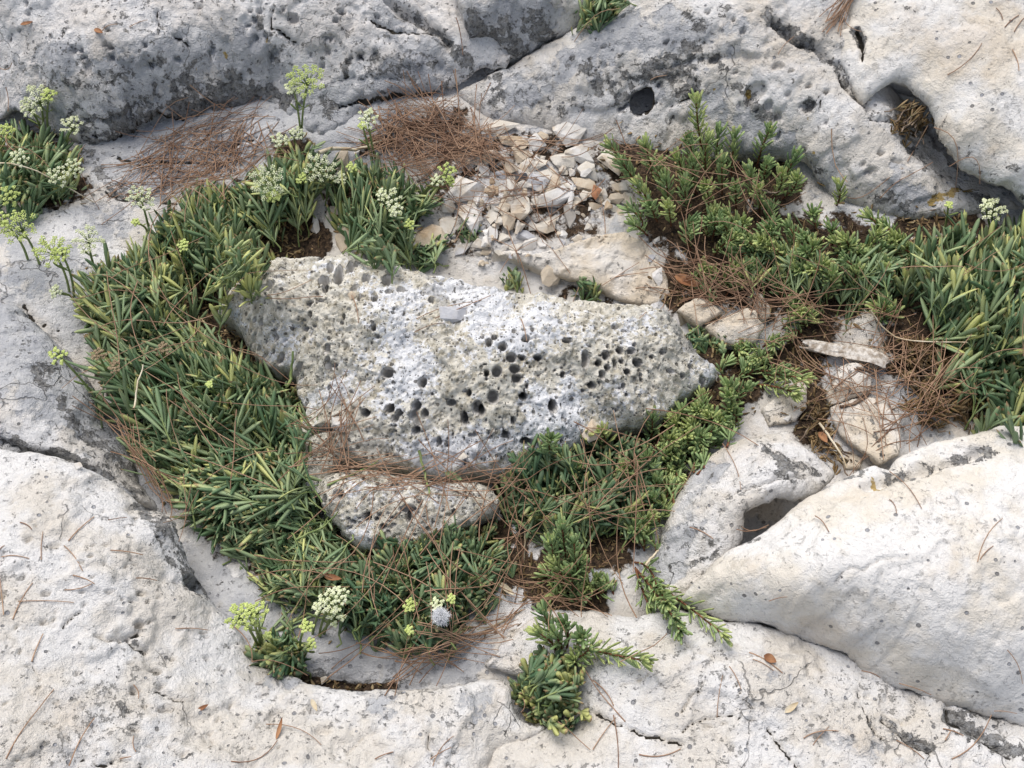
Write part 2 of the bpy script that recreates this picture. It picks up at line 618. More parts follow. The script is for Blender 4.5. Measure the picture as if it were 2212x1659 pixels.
    c4 = keep[:-1, :-1] & keep[1:, :-1] & keep[1:, 1:] & keep[:-1, 1:]
    ii, jj = np.nonzero(c4)
    a = ii * ny + jj
    F = np.stack([a, a + ny, a + ny + 1, a + 1], 1)
    used, inv = np.unique(F, return_inverse=True)
    F = inv.reshape(F.shape)
    at['crack'] = crack
    at['pit'] = pit
    V = V[used]
    at = {k: v[used] for k, v in at.items() if np.any(v)}
    hput(V)
    cen = V.mean(0)
    cen[2] = V[:, 2].min()
    ob = mesh_np(name, V, F, mat, at, loc=cen)
    tag(ob, label, cat, group)
    return ob


M_LIME = limestone('limestone', (0, 0, 0))
M_LIME2 = limestone('limestone_cream', (3.1, 1.7, 0.4), -0.045, 0.0, (0.625, 0.585, 0.525), (0.69, 0.675, 0.655), 1.0, grain=.8)
M_PALE = limestone('limestone_pale', (2.3, 4.7, 1.1), -0.10, -0.06, (0.66, 0.61, 0.53), (0.71, 0.69, 0.66), 1.0, .7, 0.0, 0.45, .35)
M_LEDGE = limestone('limestone_ledge', (0.4, 0.9, 2.7), -0.03, 0.0, (0.66, 0.625, 0.585), (0.70, 0.685, 0.67), 1.0, 1.1, .7)
M_LIME3 = limestone('limestone_grey', (7.3, 2.2, 1.4), 0.09, 0.0)
M_POR = porous('honeycombed_rock')
M_STONE = limestone('chip_limestone', (1.3, 5.2, 2.4), -0.05, -0.06, (0.60, 0.52, 0.41), (0.68, 0.64, 0.58), 0.35, 0.7)


def ground_mat():
    """floor of the hollow: smooth grey limestone with dark humus where the plants root"""
    m = limestone('hollow_floor', (5.5, 0.3, 3.3), 0.13, -0.03, rough=.7, grain=.5)
    t = m.node_tree
    k = NT.__new__(NT)
    k.m, k.t, k.b = m, t, t.nodes['Principled BSDF']
    old = k.b.inputs['Base Color'].links[0].from_socket
    p = k.pos((0, 0, 0), 0.004, 150)
    n = k.noise(p, 190, 6, 0.75)
    c = k.mix(k.step(n, 0.35, 0.65), (0.012, 0.009, 0.007), (0.095, 0.062, 0.038))
    c = k.mix(k.step(k.noise(p, 420, 3), 0.62, 0.7), c, (0.22, 0.15, 0.09))
    s = k.step(k.math('ADD', k.attr('soil'), k.math('MULTIPLY', k.math('SUBTRACT', k.noise(p, 60, 5, .7), .5), 1.1)), 0.42, 0.58)
    k.put(k.b.inputs['Base Color'], k.mix(s, old, c))
    return m


M_GROUND = ground_mat()

# ------------------------------------------------------------------ the ground of the hollow
GC = [(-300, 300, .03), (0, 300, .04), (200, 330, .045), (400, 290, .055), (600, 260, .065), (750, 280, .06), (900, 240, .06), (1000, 260, .055),
      (1300, 330, .045), (1600, 380, .05), (1900, 480, .06), (2212, 520, .07), (2500, 600, .07), (0, 450, .065), (200, 430, .05), (0, 600, .085), (100, 600, .07),
      (-300, 500, .07), (150, 700, .05), (300, 500, .035), (500, 400, .035), (600, 500, .01), (700, 450, .02), (900, 420, .03), (1100, 420, .045), (1200, 350, .045),
      (1300, 500, .03), (1000, 540, .015), (400, 700, .01), (300, 800, .01), (300, 1000, 0), (400, 1100, 0), (450, 1200, .01), (480, 1300, .022),
      (560, 1400, .025), (700, 1440, .012), (760, 1475, -.005), (900, 1440, .018), (1000, 1420, .02), (800, 1300, 0), (600, 1100, -.005), (1000, 1200, -.005), (1100, 800, -.02),
      (1300, 1100, 0), (1400, 1200, .01), (1350, 1290, .01), (1500, 900, .01), (1700, 800, .02), (1900, 700, .035), (2000, 900, .035), (2212, 800, .05),
      (1750, 900, .02), (1850, 980, .02), (1500, 650, .02), (1700, 560, .04), (-300, 1200, -.02), (500, 1700, -.03), (1500, 1500, -.03), (2200, 1300, 0),
      (2400, 1600, -.02), (0, -200, .05), (1100, -200, .05), (2300, -200, .06)]
SOIL = [([(600, 500), (560, 540), (650, 520)], 75, 1), ([(1000, 250), (900, 280), (800, 320)], 45, .55), ([(950, 400), (1080, 330), (1200, 320), (1300, 400), (1250, 470), (1100, 470), (1000, 500)], 85, .55),
        ([(1480, 460), (1600, 520), (1800, 560), (1950, 620)], 120, .95), ([(1480, 600), (1700, 640), (1900, 640)], 70, .9), ([(2000, 760), (2150, 820), (2212, 760)], 110, 1),
        ([(1980, 560), (2212, 560)], 90, 1), ([(1750, 930), (1760, 860)], 40, .9), ([(1600, 830), (1520, 900)], 60, .9), ([(1760, 760), (1740, 830)], 40, .7),
        ([(300, 640), (480, 520), (400, 580)], 90, .95), ([(350, 800), (500, 950), (560, 1080)], 140, 1), ([(640, 1200), (850, 1270), (1050, 1200)], 110, 1),
        ([(1150, 1050), (1350, 1020), (1420, 960)], 110, 1), ([(1200, 1220), (1330, 1180)], 60, .9), ([(760, 430), (850, 480)], 70, .8), ([(60, 330), (120, 400)], 80, 1),
        ([(1350, 350), (1500, 380), (1680, 400)], 70, .9), ([(640, 330), (600, 420), (520, 430)], 50, .8), ([(1000, 900), (700, 900), (1300, 800)], 200, 1), ([(430, 640), (480, 720), (520, 760)], 50, 1.2), ([(1540, 760), (1620, 800), (1700, 780), (1780, 700)], 45, .9), ([(1960, 300), (2000, 340)], 20, .8), ([(1500, 620), (1460, 640)], 40, 1), ([(1950, 500), (2100, 480)], 40, .8), ([(1120, 1220), (1190, 1290), (1280, 1290)], 48, .85), ([(1390, 1240), (1440, 1180)], 30, .5), ([(560, 490), (620, 500)], 60, 1.3), ([(640, 1462), (700, 1476), (760, 1484), (850, 1484)], 11, 1)]  # last strip: dark soil colour painting the undercut shade below the rim


def build_ground():
    P3 = pts3(GC)
    zf = RBF(P3[:, :2], P3[:, 2])
    core_x = np.arange(-1.0, 1.0001, 0.004)
    core_y = np.arange(-0.75, 1.35, 0.004)
    ext = np.cumsum(np.geomspace(0.006, 0.6, 26))
    xs = np.concatenate([core_x[0] - ext[::-1], core_x, core_x[-1] + ext])
    ys = np.concatenate([core_y[0] - ext[::-1], core_y, core_y[-1] + ext])
    X, Y = np.meshgrid(xs, ys, indexing='ij')
    q = np.stack([X.ravel(), Y.ravel()], 1)
    p3 = xy0(q[:, 0], q[:, 1], 0.5)
    cq = np.clip(q, (-1.2, -1.0), (1.2, 1.7))
    wob = fbm(p3, 45, 3, 21)
    z = zf(cq) + 0.006 * fbm(p3, 8, 4, 3) + 0.004 * terrace(p3, 16, 9) + 0.001 * fbm(p3, 120, 3, 5)
    far = np.linalg.norm(q - cq, axis=1)
    z = z + np.clip(far, 0, 2) * 0.12 * (fbm(p3, 0.9, 4, 77) - 0.1)
    soil = stroke_field(q, zf, SOIL, wob)
    jagg = np.stack([fbm(p3, 50, 4, 91, .6), fbm(p3, 50, 4, 95, .6)], 1) * .008
    crack = np.zeros(len(q))
    for pl, r, dep, cs in [([(570, 490), (610, 505), (650, 515)], 60, 0, 1), ([(50, 653), (70, 697), (100, 708), (144, 714)], 5, .006, 1), ([(180, 395), (240, 420), (300, 432), (380, 440)], 7, .006, .7),
                           ([(230, 330), (290, 350), (420, 345), (500, 315), (560, 295)], 6, .007, .9), ([(360, 430), (470, 400), (540, 330)], 5, .004, .6),
                           ([(700, 1465), (790, 1478)], 8, .01, .8), ([(20, 470), (110, 455), (160, 430)], 5, .005, .8), ([(90, 560), (110, 620), (104, 650)], 3, .003, .6)]:
        P = on_surf(np.asarray(pl, float), zf)[:, :2]
        D, _ = seg_dist(q + jagg, P[:-1], P[1:])
        rr = r * 0.0005 * np.clip(.55 + .8 * fbm(p3, 24, 3, 97), .12, 1.5)
        f = np.exp(-(D / rr) ** 2)
        z -= dep * f
        crack = np.maximum(crack, cs * f)
    lich = stroke_field(q, zf, [([(190, 330), (240, 400), (300, 430)], 22, .8), ([(230, 470), (260, 500)], 18, .6), ([(640, 1455), (750, 1475), (850, 1480)], 26, 1), ([(640, 250), (600, 300)], 40, .7),
                                ([(1950, 500), (2010, 470)], 40, .6), ([(230, 450), (180, 420)], 20, .6)], wob)
    gray = stroke_field(q, zf, [([(250, 360), (560, 290), (700, 290), (800, 270)], 90, .8), ([(440, 1210), (500, 1300), (600, 1380), (760, 1420), (1000, 1420)], 70, 1.0)], wob)
    V = np.stack([q[:, 0], q[:, 1], z], 1)
    nx, ny = len(xs), len(ys)
    ii, jj = np.meshgrid(np.arange(nx - 1), np.arange(ny - 1), indexing='ij')
    a = (ii * ny + jj).ravel()
    F = np.stack([a, a + ny, a + ny + 1, a + 1], 1)
    ob = mesh_np('ground', V, F, M_GROUND, {'soil': soil, 'crack': crack, 'lichen': lich, 'gray': gray})
    tag(ob, 'smooth grey limestone floor of the hollow with dark humus between the rocks', 'ground', kind='structure')
    m = np.abs(V[:, 0]) < 1.4
    hput(V[m & (V[:, 1] > -1.1) & (V[:, 1] < 2.1)])
    # fill the coarse outer cells of the height map
    g = HMAP
    for _ in range(60):
        e = g <= -0.99
        if not e.any(): break
        s = np.maximum.reduce([np.roll(g, 1, 0), np.roll(g, -1, 0), np.roll(g, 1, 1), np.roll(g, -1, 1)])
        g[e] = s[e]
    return zf


GROUND_Z = build_ground()

# ------------------------------------------------------------------ the big rocks
rq = np.random.RandomState(3)
slab('rock_ledge', 'long cream topped ledge with a grey front face in the top left corner', 'rock ledge',
     [(-300, 292, .04), (0, 258, .05), (90, 290, .05), (181, 308, .05), (251, 298, .05), (402, 261, .06), (500, 238, .065), (570, 221, .07), (610, 245, .07), (650, 275, .07),
      (700, 290, .065), (760, 255, .075), (800, 222, .085), (852, 202, .09), (936, 193, .095), (1000, 168, .10), (1050, 142, .12), (1110, 105, .15), (1100, -150, .25), (400, -230, .3), (-300, -200, .3)],
     [(-200, 225, .18), (0, 212, .185), (110, 160, .185), (218, 157, .19), (335, 147, .195), (445, 104, .205), (570, 88, .21), (690, 80, .20), (780, 70, .195),
      (150, 230, .125), (300, 225, .125), (450, 180, .13), (560, 150, .14), (640, 190, .11), (760, 180, .12), (840, 130, .15), (700, 235, .09), (620, 215, .085),
      (0, 0, .245), (400, 0, .255), (700, 0, .245), (400, -150, .29), (860, -100, .25), (830, 30, .205), (885, 35, .185), (940, 80, .172), (960, 30, .19), (1000, 110, .155), (930, 140, .125)],
     M_LEDGE, edge=0.008, under=1.1, wall=0.06, low=(5, .010), terr=(11, .014), zk=.6, seed=1,
     strokes={'gray': [([(40, 240), (120, 205), (300, 205), (450, 185), (560, 160)], 75, 1), ([(650, 260), (760, 235), (860, 180), (930, 150)], 70, .9), ([(830, 40), (870, 90), (960, 130)], 60, .6), ([(330, 20), (420, 30)], 40, .5)],
              'lichen': [([(600, 225), (560, 205), (500, 205), (430, 230), (350, 258), (270, 283), (190, 296)], 38, 1.15), ([(560, 215), (480, 232), (400, 250)], 20, 1.6), ([(860, 5), (900, 38), (945, 70), (985, 105), (1015, 140)], 20, 1),
                         ([(700, 150), (760, 130), (820, 145), (880, 160)], 34, .9), ([(560, 50), (590, 110), (620, 140), (600, 170)], 24, .8), ([(110, 190), (200, 180), (300, 150), (350, 128)], 22, .6),
                         ([(260, 150), (280, 160)], 20, .6), ([(930, 150), (960, 175)], 22, .9), ([(500, 170), (440, 160)], 30, .6), ([(640, 205), (660, 240), (720, 225)], 24, .8), ([(180, 250), (260, 235)], 24, .5)],
              'ochre': [([(577, 97)], 12, 1), ([(478, 42)], 7, 1), ([(425, 145)], 7, 1), ([(488, 118)], 7, 1)]},
     grooves=[([(175, 301), (251, 288), (402, 252), (500, 231), (566, 214)], 3, .010, .7), ([(150, 262), (260, 250), (380, 228), (470, 214)], 2.5, .006, .25), ([(735, 231), (782, 219), (852, 199), (936, 192)], 5, .010, 1), ([(846, 0), (896, 37), (943, 67), (970, 97)], 16, .018, .3), ([(340, 20), (345, 55), (380, 85), (410, 100)], 4, .006, .7),
              ([(800, 42), (850, 68), (930, 62)], 4, .006, .8), ([(590, 10), (585, 60), (640, 95)], 4, .006, .8), ([(700, 180), (780, 165), (860, 172)], 4, .004, .6), ([(235, 135), (255, 158)], 3, .004, .7)],
     pits=[(rq.uniform(0, 840), rq.uniform(0, 150), rq.uniform(3, 9), rq.uniform(2, 6), .009) for _ in range(46)] + [(633, 40, 12, 8, .012), (78, 155, 7, 9, .008), (190, 146, 9, 9, .008), (560, 22, 8, 6, .01)])

slab('rock_outcrop', 'rounded grey outcrop wedged at the top edge between two fissures', 'rock',
     [(985, -150, .30), (1000, 30, .22), (1030, 42, .215), (1062, 52, .205), (1090, 85, .18), (1115, 108, .155), (1204, 62, .18), (1251, 35, .20), (1290, -20, .23), (1320, -150, .30)],
     [(1100, 20, .25), (1150, 0, .26), (1060, 0, .25), (1130, 72, .18), (1180, 45, .21), (1100, 55, .20)], M_LIME3, edge=.014, under=.2, wall=.08, terr=(14, .010), zk=.6, seed=2,
     strokes={'lichen': [([(1030, 48), (1080, 62), (1110, 85), (1190, 50)], 22, 1), ([(1010, 40), (1050, 60)], 16, .8)], 'gray': [([(1050, 20), (1180, 20), (1140, 80)], 60, .6)]})

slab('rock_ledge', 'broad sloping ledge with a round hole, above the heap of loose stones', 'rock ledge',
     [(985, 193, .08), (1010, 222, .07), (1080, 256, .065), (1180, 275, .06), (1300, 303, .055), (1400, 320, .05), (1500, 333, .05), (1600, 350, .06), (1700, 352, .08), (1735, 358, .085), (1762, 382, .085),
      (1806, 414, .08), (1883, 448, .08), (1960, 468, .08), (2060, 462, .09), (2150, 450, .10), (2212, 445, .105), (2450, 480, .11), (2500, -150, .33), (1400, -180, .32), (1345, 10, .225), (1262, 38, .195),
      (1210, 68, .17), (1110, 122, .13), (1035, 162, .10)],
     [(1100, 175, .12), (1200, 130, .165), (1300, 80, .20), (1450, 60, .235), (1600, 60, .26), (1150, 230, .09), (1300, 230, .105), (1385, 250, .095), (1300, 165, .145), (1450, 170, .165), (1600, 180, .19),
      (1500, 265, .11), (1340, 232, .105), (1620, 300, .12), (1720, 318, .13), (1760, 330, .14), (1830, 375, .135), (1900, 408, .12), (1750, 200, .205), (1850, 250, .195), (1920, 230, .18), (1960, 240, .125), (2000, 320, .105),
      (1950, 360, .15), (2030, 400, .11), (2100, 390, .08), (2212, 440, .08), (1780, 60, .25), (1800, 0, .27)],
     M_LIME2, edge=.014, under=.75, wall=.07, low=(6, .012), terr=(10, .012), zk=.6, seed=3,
     strokes={'gray': [([(1130, 190), (1220, 140), (1320, 90), (1440, 60), (1540, 60)], 70, 1), ([(1100, 160), (1180, 190), (1260, 160)], 50, .8), ([(1500, 250), (1600, 290), (1700, 330), (1780, 370)], 45, .8), ([(1300, 180), (1400, 190)], 60, .6),
                       ([(1950, 370), (1980, 430), (1900, 430)], 45, .8)],
              'lichen': [([(1035, 165), (1065, 180), (1080, 210)], 28, 1), ([(1160, 215), (1220, 235), (1270, 215)], 24, .8), ([(1240, 150), (1300, 165), (1360, 160), (1420, 150), (1500, 115), (1560, 130)], 24, .9),
                         ([(1290, 190), (1340, 215)], 24, .8), ([(1440, 150), (1480, 170), (1500, 200)], 18, .9), ([(1660, 40), (1690, 70), (1770, 108), (1820, 150), (1850, 190), (1880, 230)], 20, 1),
                         ([(1770, 0), (1770, 30)], 14, .8), ([(1590, 190), (1620, 215), (1650, 245)], 18, .8), ([(1740, 225), (1760, 240), (1800, 245)], 12, .8), ([(1880, 240), (1930, 250), (1960, 290), (2000, 350)], 30, .9),
                         ([(1940, 280), (1980, 330), (2030, 370), (2080, 400), (2150, 430)], 26, .9), ([(1880, 450), (1960, 440), (2000, 430)], 24, .8), ([(1750, 350), (1800, 370)], 10, .5), ([(1490, 30), (1540, 60), (1560, 20)], 30, .6),
                         ([(1850, 340), (1870, 350)], 18, .5), ([(1360, 215), (1400, 230)], 22, .6)],
              'ochre': [([(1615, 200), (1620, 215)], 9, 1), ([(1575, 110)], 6, 1), ([(1540, 195)], 6, 1), ([(1765, 327)], 7, 1), ([(1745, 258)], 6, 1), ([(1800, 365)], 6, 1), ([(2060, 420), (2120, 400), (2010, 440)], 14, .9), ([(1680, 25)], 6, 1), ([(1880, 215)], 5, 1), ([(1310, 195)], 4, 1)]},
     grooves=[([(1338, 238), (1362, 224), (1385, 218)], 15, .022, .1), ([(1030, 158), (1104, 116), (1204, 62), (1262, 36)], 8, .02, 1), ([(1672, 50), (1685, 62), (1720, 88), (1772, 107), (1812, 140), (1825, 175), (1850, 210), (1876, 230)], 13, .015, .5),
              ([(1500, 170), (1505, 190), (1490, 215), (1440, 228)], 4, .006, .7), ([(1420, 150), (1500, 130), (1560, 122), (1640, 130)], 8, .006, .35), ([(1770, 210), (1775, 240)], 4, .005, .9),
              ([(1880, 260), (1930, 265)], 4, .004, .6), ([(1935, 195), (1990, 228), (2030, 310), (2080, 358), (2150, 402), (2240, 452)], 13, .03, .9)],
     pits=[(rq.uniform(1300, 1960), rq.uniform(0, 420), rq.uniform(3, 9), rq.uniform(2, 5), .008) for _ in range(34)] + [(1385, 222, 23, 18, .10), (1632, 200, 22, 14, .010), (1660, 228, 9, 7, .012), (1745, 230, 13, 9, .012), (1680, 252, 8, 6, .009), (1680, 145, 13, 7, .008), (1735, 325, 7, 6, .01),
           (1905, 330, 8, 5, .008), (1865, 355, 6, 4, .007), (1880, 370, 14, 4, .007), (1940, 345, 16, 5, .007), (1540, 130, 12, 8, .008)])

slab('overhanging_slab', 'smooth pale slab overhanging a dark cavity in the top right corner', 'rock slab',
     [(1835, -150, .36), (1842, 30, .272), (1815, 58, .255), (1818, 110, .245), (1835, 150, .235), (1850, 190, .225), (1872, 212, .215), (1890, 190, .235), (1915, 172, .245), (1955, 170, .247), (1985, 198, .242),
      (2010, 235, .232), (2035, 296, .216), (2075, 338, .208), (2140, 380, .20), (2212, 425, .19), (2450, 560, .16), (2550, -150, .38)],
     [(1940, 140, .268), (2010, 200, .268), (2090, 280, .262), (2212, 352, .255), (2400, 470, .23), (1870, 150, .245), (1900, 90, .275), (1950, 50, .305), (2100, 100, .32), (2212, 200, .305), (2212, 0, .35)],
     M_PALE, edge=.012, under=.9, wall=.055, low=(5, .008), terr=(8, .005), fine=.0012, zk=.6, seed=4,
     strokes={'gray': [([(1890, 200), (1930, 185)], 22, .8), ([(2020, 240), (2100, 310), (2212, 385)], 22, .5)], 'lichen': [([(2030, 260), (2060, 310), (2140, 350), (2212, 400)], 20, .55), ([(1850, 60), (1860, 90)], 14, 1)]},
     grooves=[([(1848, 60), (1858, 95), (1860, 128)], 7, .016, 1)])

slab('boulder', 'large smooth whale-backed pale boulder in the lower right corner', 'boulder',
     [(1706, 1102, .10), (1745, 1070, .115), (1786, 1046, .125), (1850, 1015, .13), (1890, 1000, .13), (1920, 1012, .125), (1940, 985, .13), (1990, 958, .135), (2060, 935, .14), (2130, 925, .14), (2212, 915, .14),
      (2450, 900, .15), (2550, 1660, .10), (2212, 1562, .08), (2141, 1545, .078), (2047, 1521, .078), (2007, 1501, .078), (1930, 1474, .078), (1860, 1444, .073), (1833, 1414, .073), (1766, 1391, .073),
      (1706, 1367, .073), (1625, 1340, .073), (1568, 1334, .068), (1520, 1316, .063), (1471, 1294, .058), (1480, 1270, .07), (1515, 1235, .08), (1565, 1190, .085), (1632, 1160, .09)],
     [(1600, 1250, 0.117), (1700, 1180, 0.133), (1800, 1110, 0.142), (1900, 1062, 0.144), (2000, 1040, 0.150), (2100, 1012, 0.151), (2212, 992, 0.155), (1800, 1250, 0.158), (2000, 1200, 0.170), (2200, 1200, 0.176),
      (1700, 1290, 0.130), (1850, 1370, 0.127), (2000, 1430, 0.124), (2150, 1480, 0.120), (2212, 1400, 0.148), (2000, 1330, 0.155), (1880, 1030, 0.130), (1960, 1010, 0.133), (2060, 985, 0.136)],
     M_PALE, edge=.012, under=.3, wall=.08, low=(5, .006), terr=(7, .008), fine=.0010, seed=5,
     strokes={'lichen': [([(1830, 1040), (1880, 1015), (1920, 1030), (1980, 1020), (2060, 990), (2130, 970)], 24, 1), ([(1780, 1050), (1850, 1025)], 12, .6), ([(1700, 1235)], 12, .5), ([(1725, 1255), (1750, 1265)], 12, .5),
                         ([(1560, 1190), (1640, 1165)], 12, .7)], 'ochre': [([(1888, 1035), (1900, 1050)], 14, 1)], 'gray': [([(1850, 1200), (2000, 1300), (2150, 1400)], 80, .25)]},
     grooves=[([(1870, 1050), (1930, 1035), (2010, 1010), (2110, 975)], 16, .012, .12), ([(1800, 1255), (1835, 1228), (1870, 1232), (1915, 1205), (1960, 1210)], 4, .004, .1)])

slab('rock', 'cream rock streaked with black lichen, left of the big pale boulder', 'rock',
     [(1530, 985, .05), (1560, 960, .05), (1645, 932, .06), (1705, 921, .06), (1726, 945, .065), (1772, 978, .065), (1809, 1022, .06), (1793, 1042, .075), (1739, 1072, .085), (1685, 1070, .095), (1640, 1085, .095),
      (1612, 1100, .09), (1604, 1166, .065), (1556, 1218, .058), (1528, 1252, .052), (1490, 1286, .047), (1430, 1300, .035), (1400, 1250, .03), (1420, 1180, .03), (1440, 1120, .03), (1470, 1060, .035), (1500, 1015, .04)],
     [(1650, 1000, .10), (1560, 1080, .09), (1700, 1030, .105), (1500, 1150, .065), (1620, 960, .08)], M_LIME2, edge=.012, under=.9, wall=.06, terr=(16, .010), seed=6,
     strokes={'lichen': [([(1650, 960), (1690, 985), (1700, 1010), (1760, 1020)], 18, 1), ([(1640, 1010), (1720, 1040), (1780, 1040)], 10, .9), ([(1510, 1150), (1540, 1190), (1500, 1210)], 22, .9), ([(1720, 950), (1790, 1000)], 14, .8),
                         ([(1560, 1090), (1600, 1060)], 14, .7)], 'gray': [([(1480, 1100), (1530, 1020), (1450, 1220)], 50, .9)]},
     grooves=[([(1560, 1070), (1640, 1050), (1740, 1030)], 4, .005, .6)])

LOWER_CR = [([(420, 1106), (435, 1120), (450, 1165), (490, 1195), (530, 1200)], 4, .008, 1), ([(540, 1192), (510, 1215), (455, 1225)], 4, .007, .8), ([(120, 1310), (122, 1330), (115, 1350), (135, 1362), (150, 1340), (172, 1320)], 3, .006, .8),
            ([(200, 1376), (235, 1385), (275, 1378), (300, 1365)], 7, .009, .6), ([(275, 1380), (295, 1400), (315, 1410)], 7, .009, .6), ([(265, 1298), (290, 1302), (310, 1296)], 4, .007, .8), ([(340, 1490), (380, 1512), (410, 1515)], 4, .006, .8),
            ([(178, 1636), (215, 1645), (265, 1645)], 4, .008, .9), ([(70, 1430), (85, 1470), (80, 1500)], 3, .004, .5), ([(90, 1560), (140, 1580), (160, 1625)], 3, .005, .6), ([(497, 1518), (505, 1550)], 3, .005, .9),
            ([(280, 1180), (290, 1220), (305, 1230)], 3, .005, .7), ([(455, 1580), (470, 1610), (485, 1622)], 4, .004, .6), ([(880, 1470), (878, 1500), (876, 1600)], 2, .003, .4), ([(735, 1640), (775, 1590), (840, 1570)], 3, .004, .4),
            ([(925, 1590), (937, 1640), (970, 1655)], 3, .006, .6), ([(0, 1340), (60, 1355), (130, 1340)], 3, .003, .4)]
rp = np.random.RandomState(11)
LOWER_PITS = [(428, 1262, 22, 22, .03), (1, 1285, 10, 12, .012), (100, 1282, 9, 6, .009), (92, 1345, 8, 6, .008), (235, 1280, 9, 6, .008), (300, 1350, 10, 8, .012), (340, 1450, 12, 9, .01), (360, 1532, 14, 8, .010), (290, 1492, 8, 7, .008),
              (350, 1482, 9, 5, .009), (290, 1575, 10, 8, .009), (680, 1525, 14, 14, .010), (700, 1575, 20, 10, .007), (570, 1500, 9, 6, .007), (600, 1540, 18, 14, .006), (305, 1282, 10, 5, .008), (60, 1165, 7, 6, .008), (115, 1176, 12, 7, .008)]
LOWER_PITS += [(rp.uniform(0, 620), rp.uniform(1080, 1650), rp.uniform(3, 6), rp.uniform(2, 5), .006) for _ in range(90)]
slab('bedrock_rim', 'wide cream rock rim full of pits, curving round the hollow at the bottom left', 'rock rim',
     [(-300, 900, .10), (0, 968, .10), (80, 975, .105), (150, 995, .105), (200, 1015, .10), (250, 1040, .09), (310, 1092, .08), (370, 1112, .075), (388, 1170, .07), (420, 1250, .06), (470, 1312, .05), (505, 1345, .05),
      (560, 1432, .045), (640, 1460, .055), (690, 1478, .055), (760, 1488, .055), (900, 1486, .05), (1000, 1478, .045), (1050, 1460, .037), (1080, 1462, .037), (1105, 1490, .04), (1112, 1540, .045), (1150, 1565, .045), (1190, 1566, .045),
      (1140, 1600, .047), (1090, 1616, .05), (1062, 1652, .055), (1050, 1950, .09), (-300, 1950, .22)],
     [(100, 1100, .14), (300, 1200, .12), (200, 1400, .14), (400, 1450, .10), (0, 1600, .2), (500, 1600, .11), (800, 1600, .08), (1000, 1560, .065), (0, 1250, .165), (400, 1300, .095), (340, 1130, .105)],
     M_LIME2, edge=.010, under=.5, wall=.08, low=(5, .008), terr=(9, .013), fine=.0018, seed=7, grooves=LOWER_CR, pits=LOWER_PITS,
     strokes={'lichen': [([(310, 1095), (360, 1140), (385, 1190), (420, 1260), (440, 1275)], 26, .9), ([(290, 1385), (312, 1412)], 10, 1), ([(330, 1440), (365, 1460)], 16, .9), ([(505, 1440), (530, 1455)], 12, .8), ([(260, 1520), (275, 1535)], 12, .6),
                         ([(285, 1570), (290, 1580)], 12, .8), ([(690, 1578)], 22, .8), ([(90, 1170), (130, 1190)], 12, .5), ([(570, 1430), (640, 1460), (740, 1485), (840, 1485)], 12, .8), ([(870, 1560), (820, 1580)], 20, .5), ([(680, 1525), (600, 1540)], 18, .7), ([(1000, 1500), (930, 1540)], 18, .5)],
              'gray': [([(600, 1470), (760, 1505), (900, 1510), (1040, 1500), (950, 1560)], 45, .7), ([(330, 1130), (400, 1240), (470, 1330)], 30, .8), ([(360, 1400), (400, 1420), (440, 1460)], 40, .4), ([(700, 1560), (900, 1560)], 50, .4)],
              'ochre': [([(60, 1440), (60, 1530)], 20, .2)]})

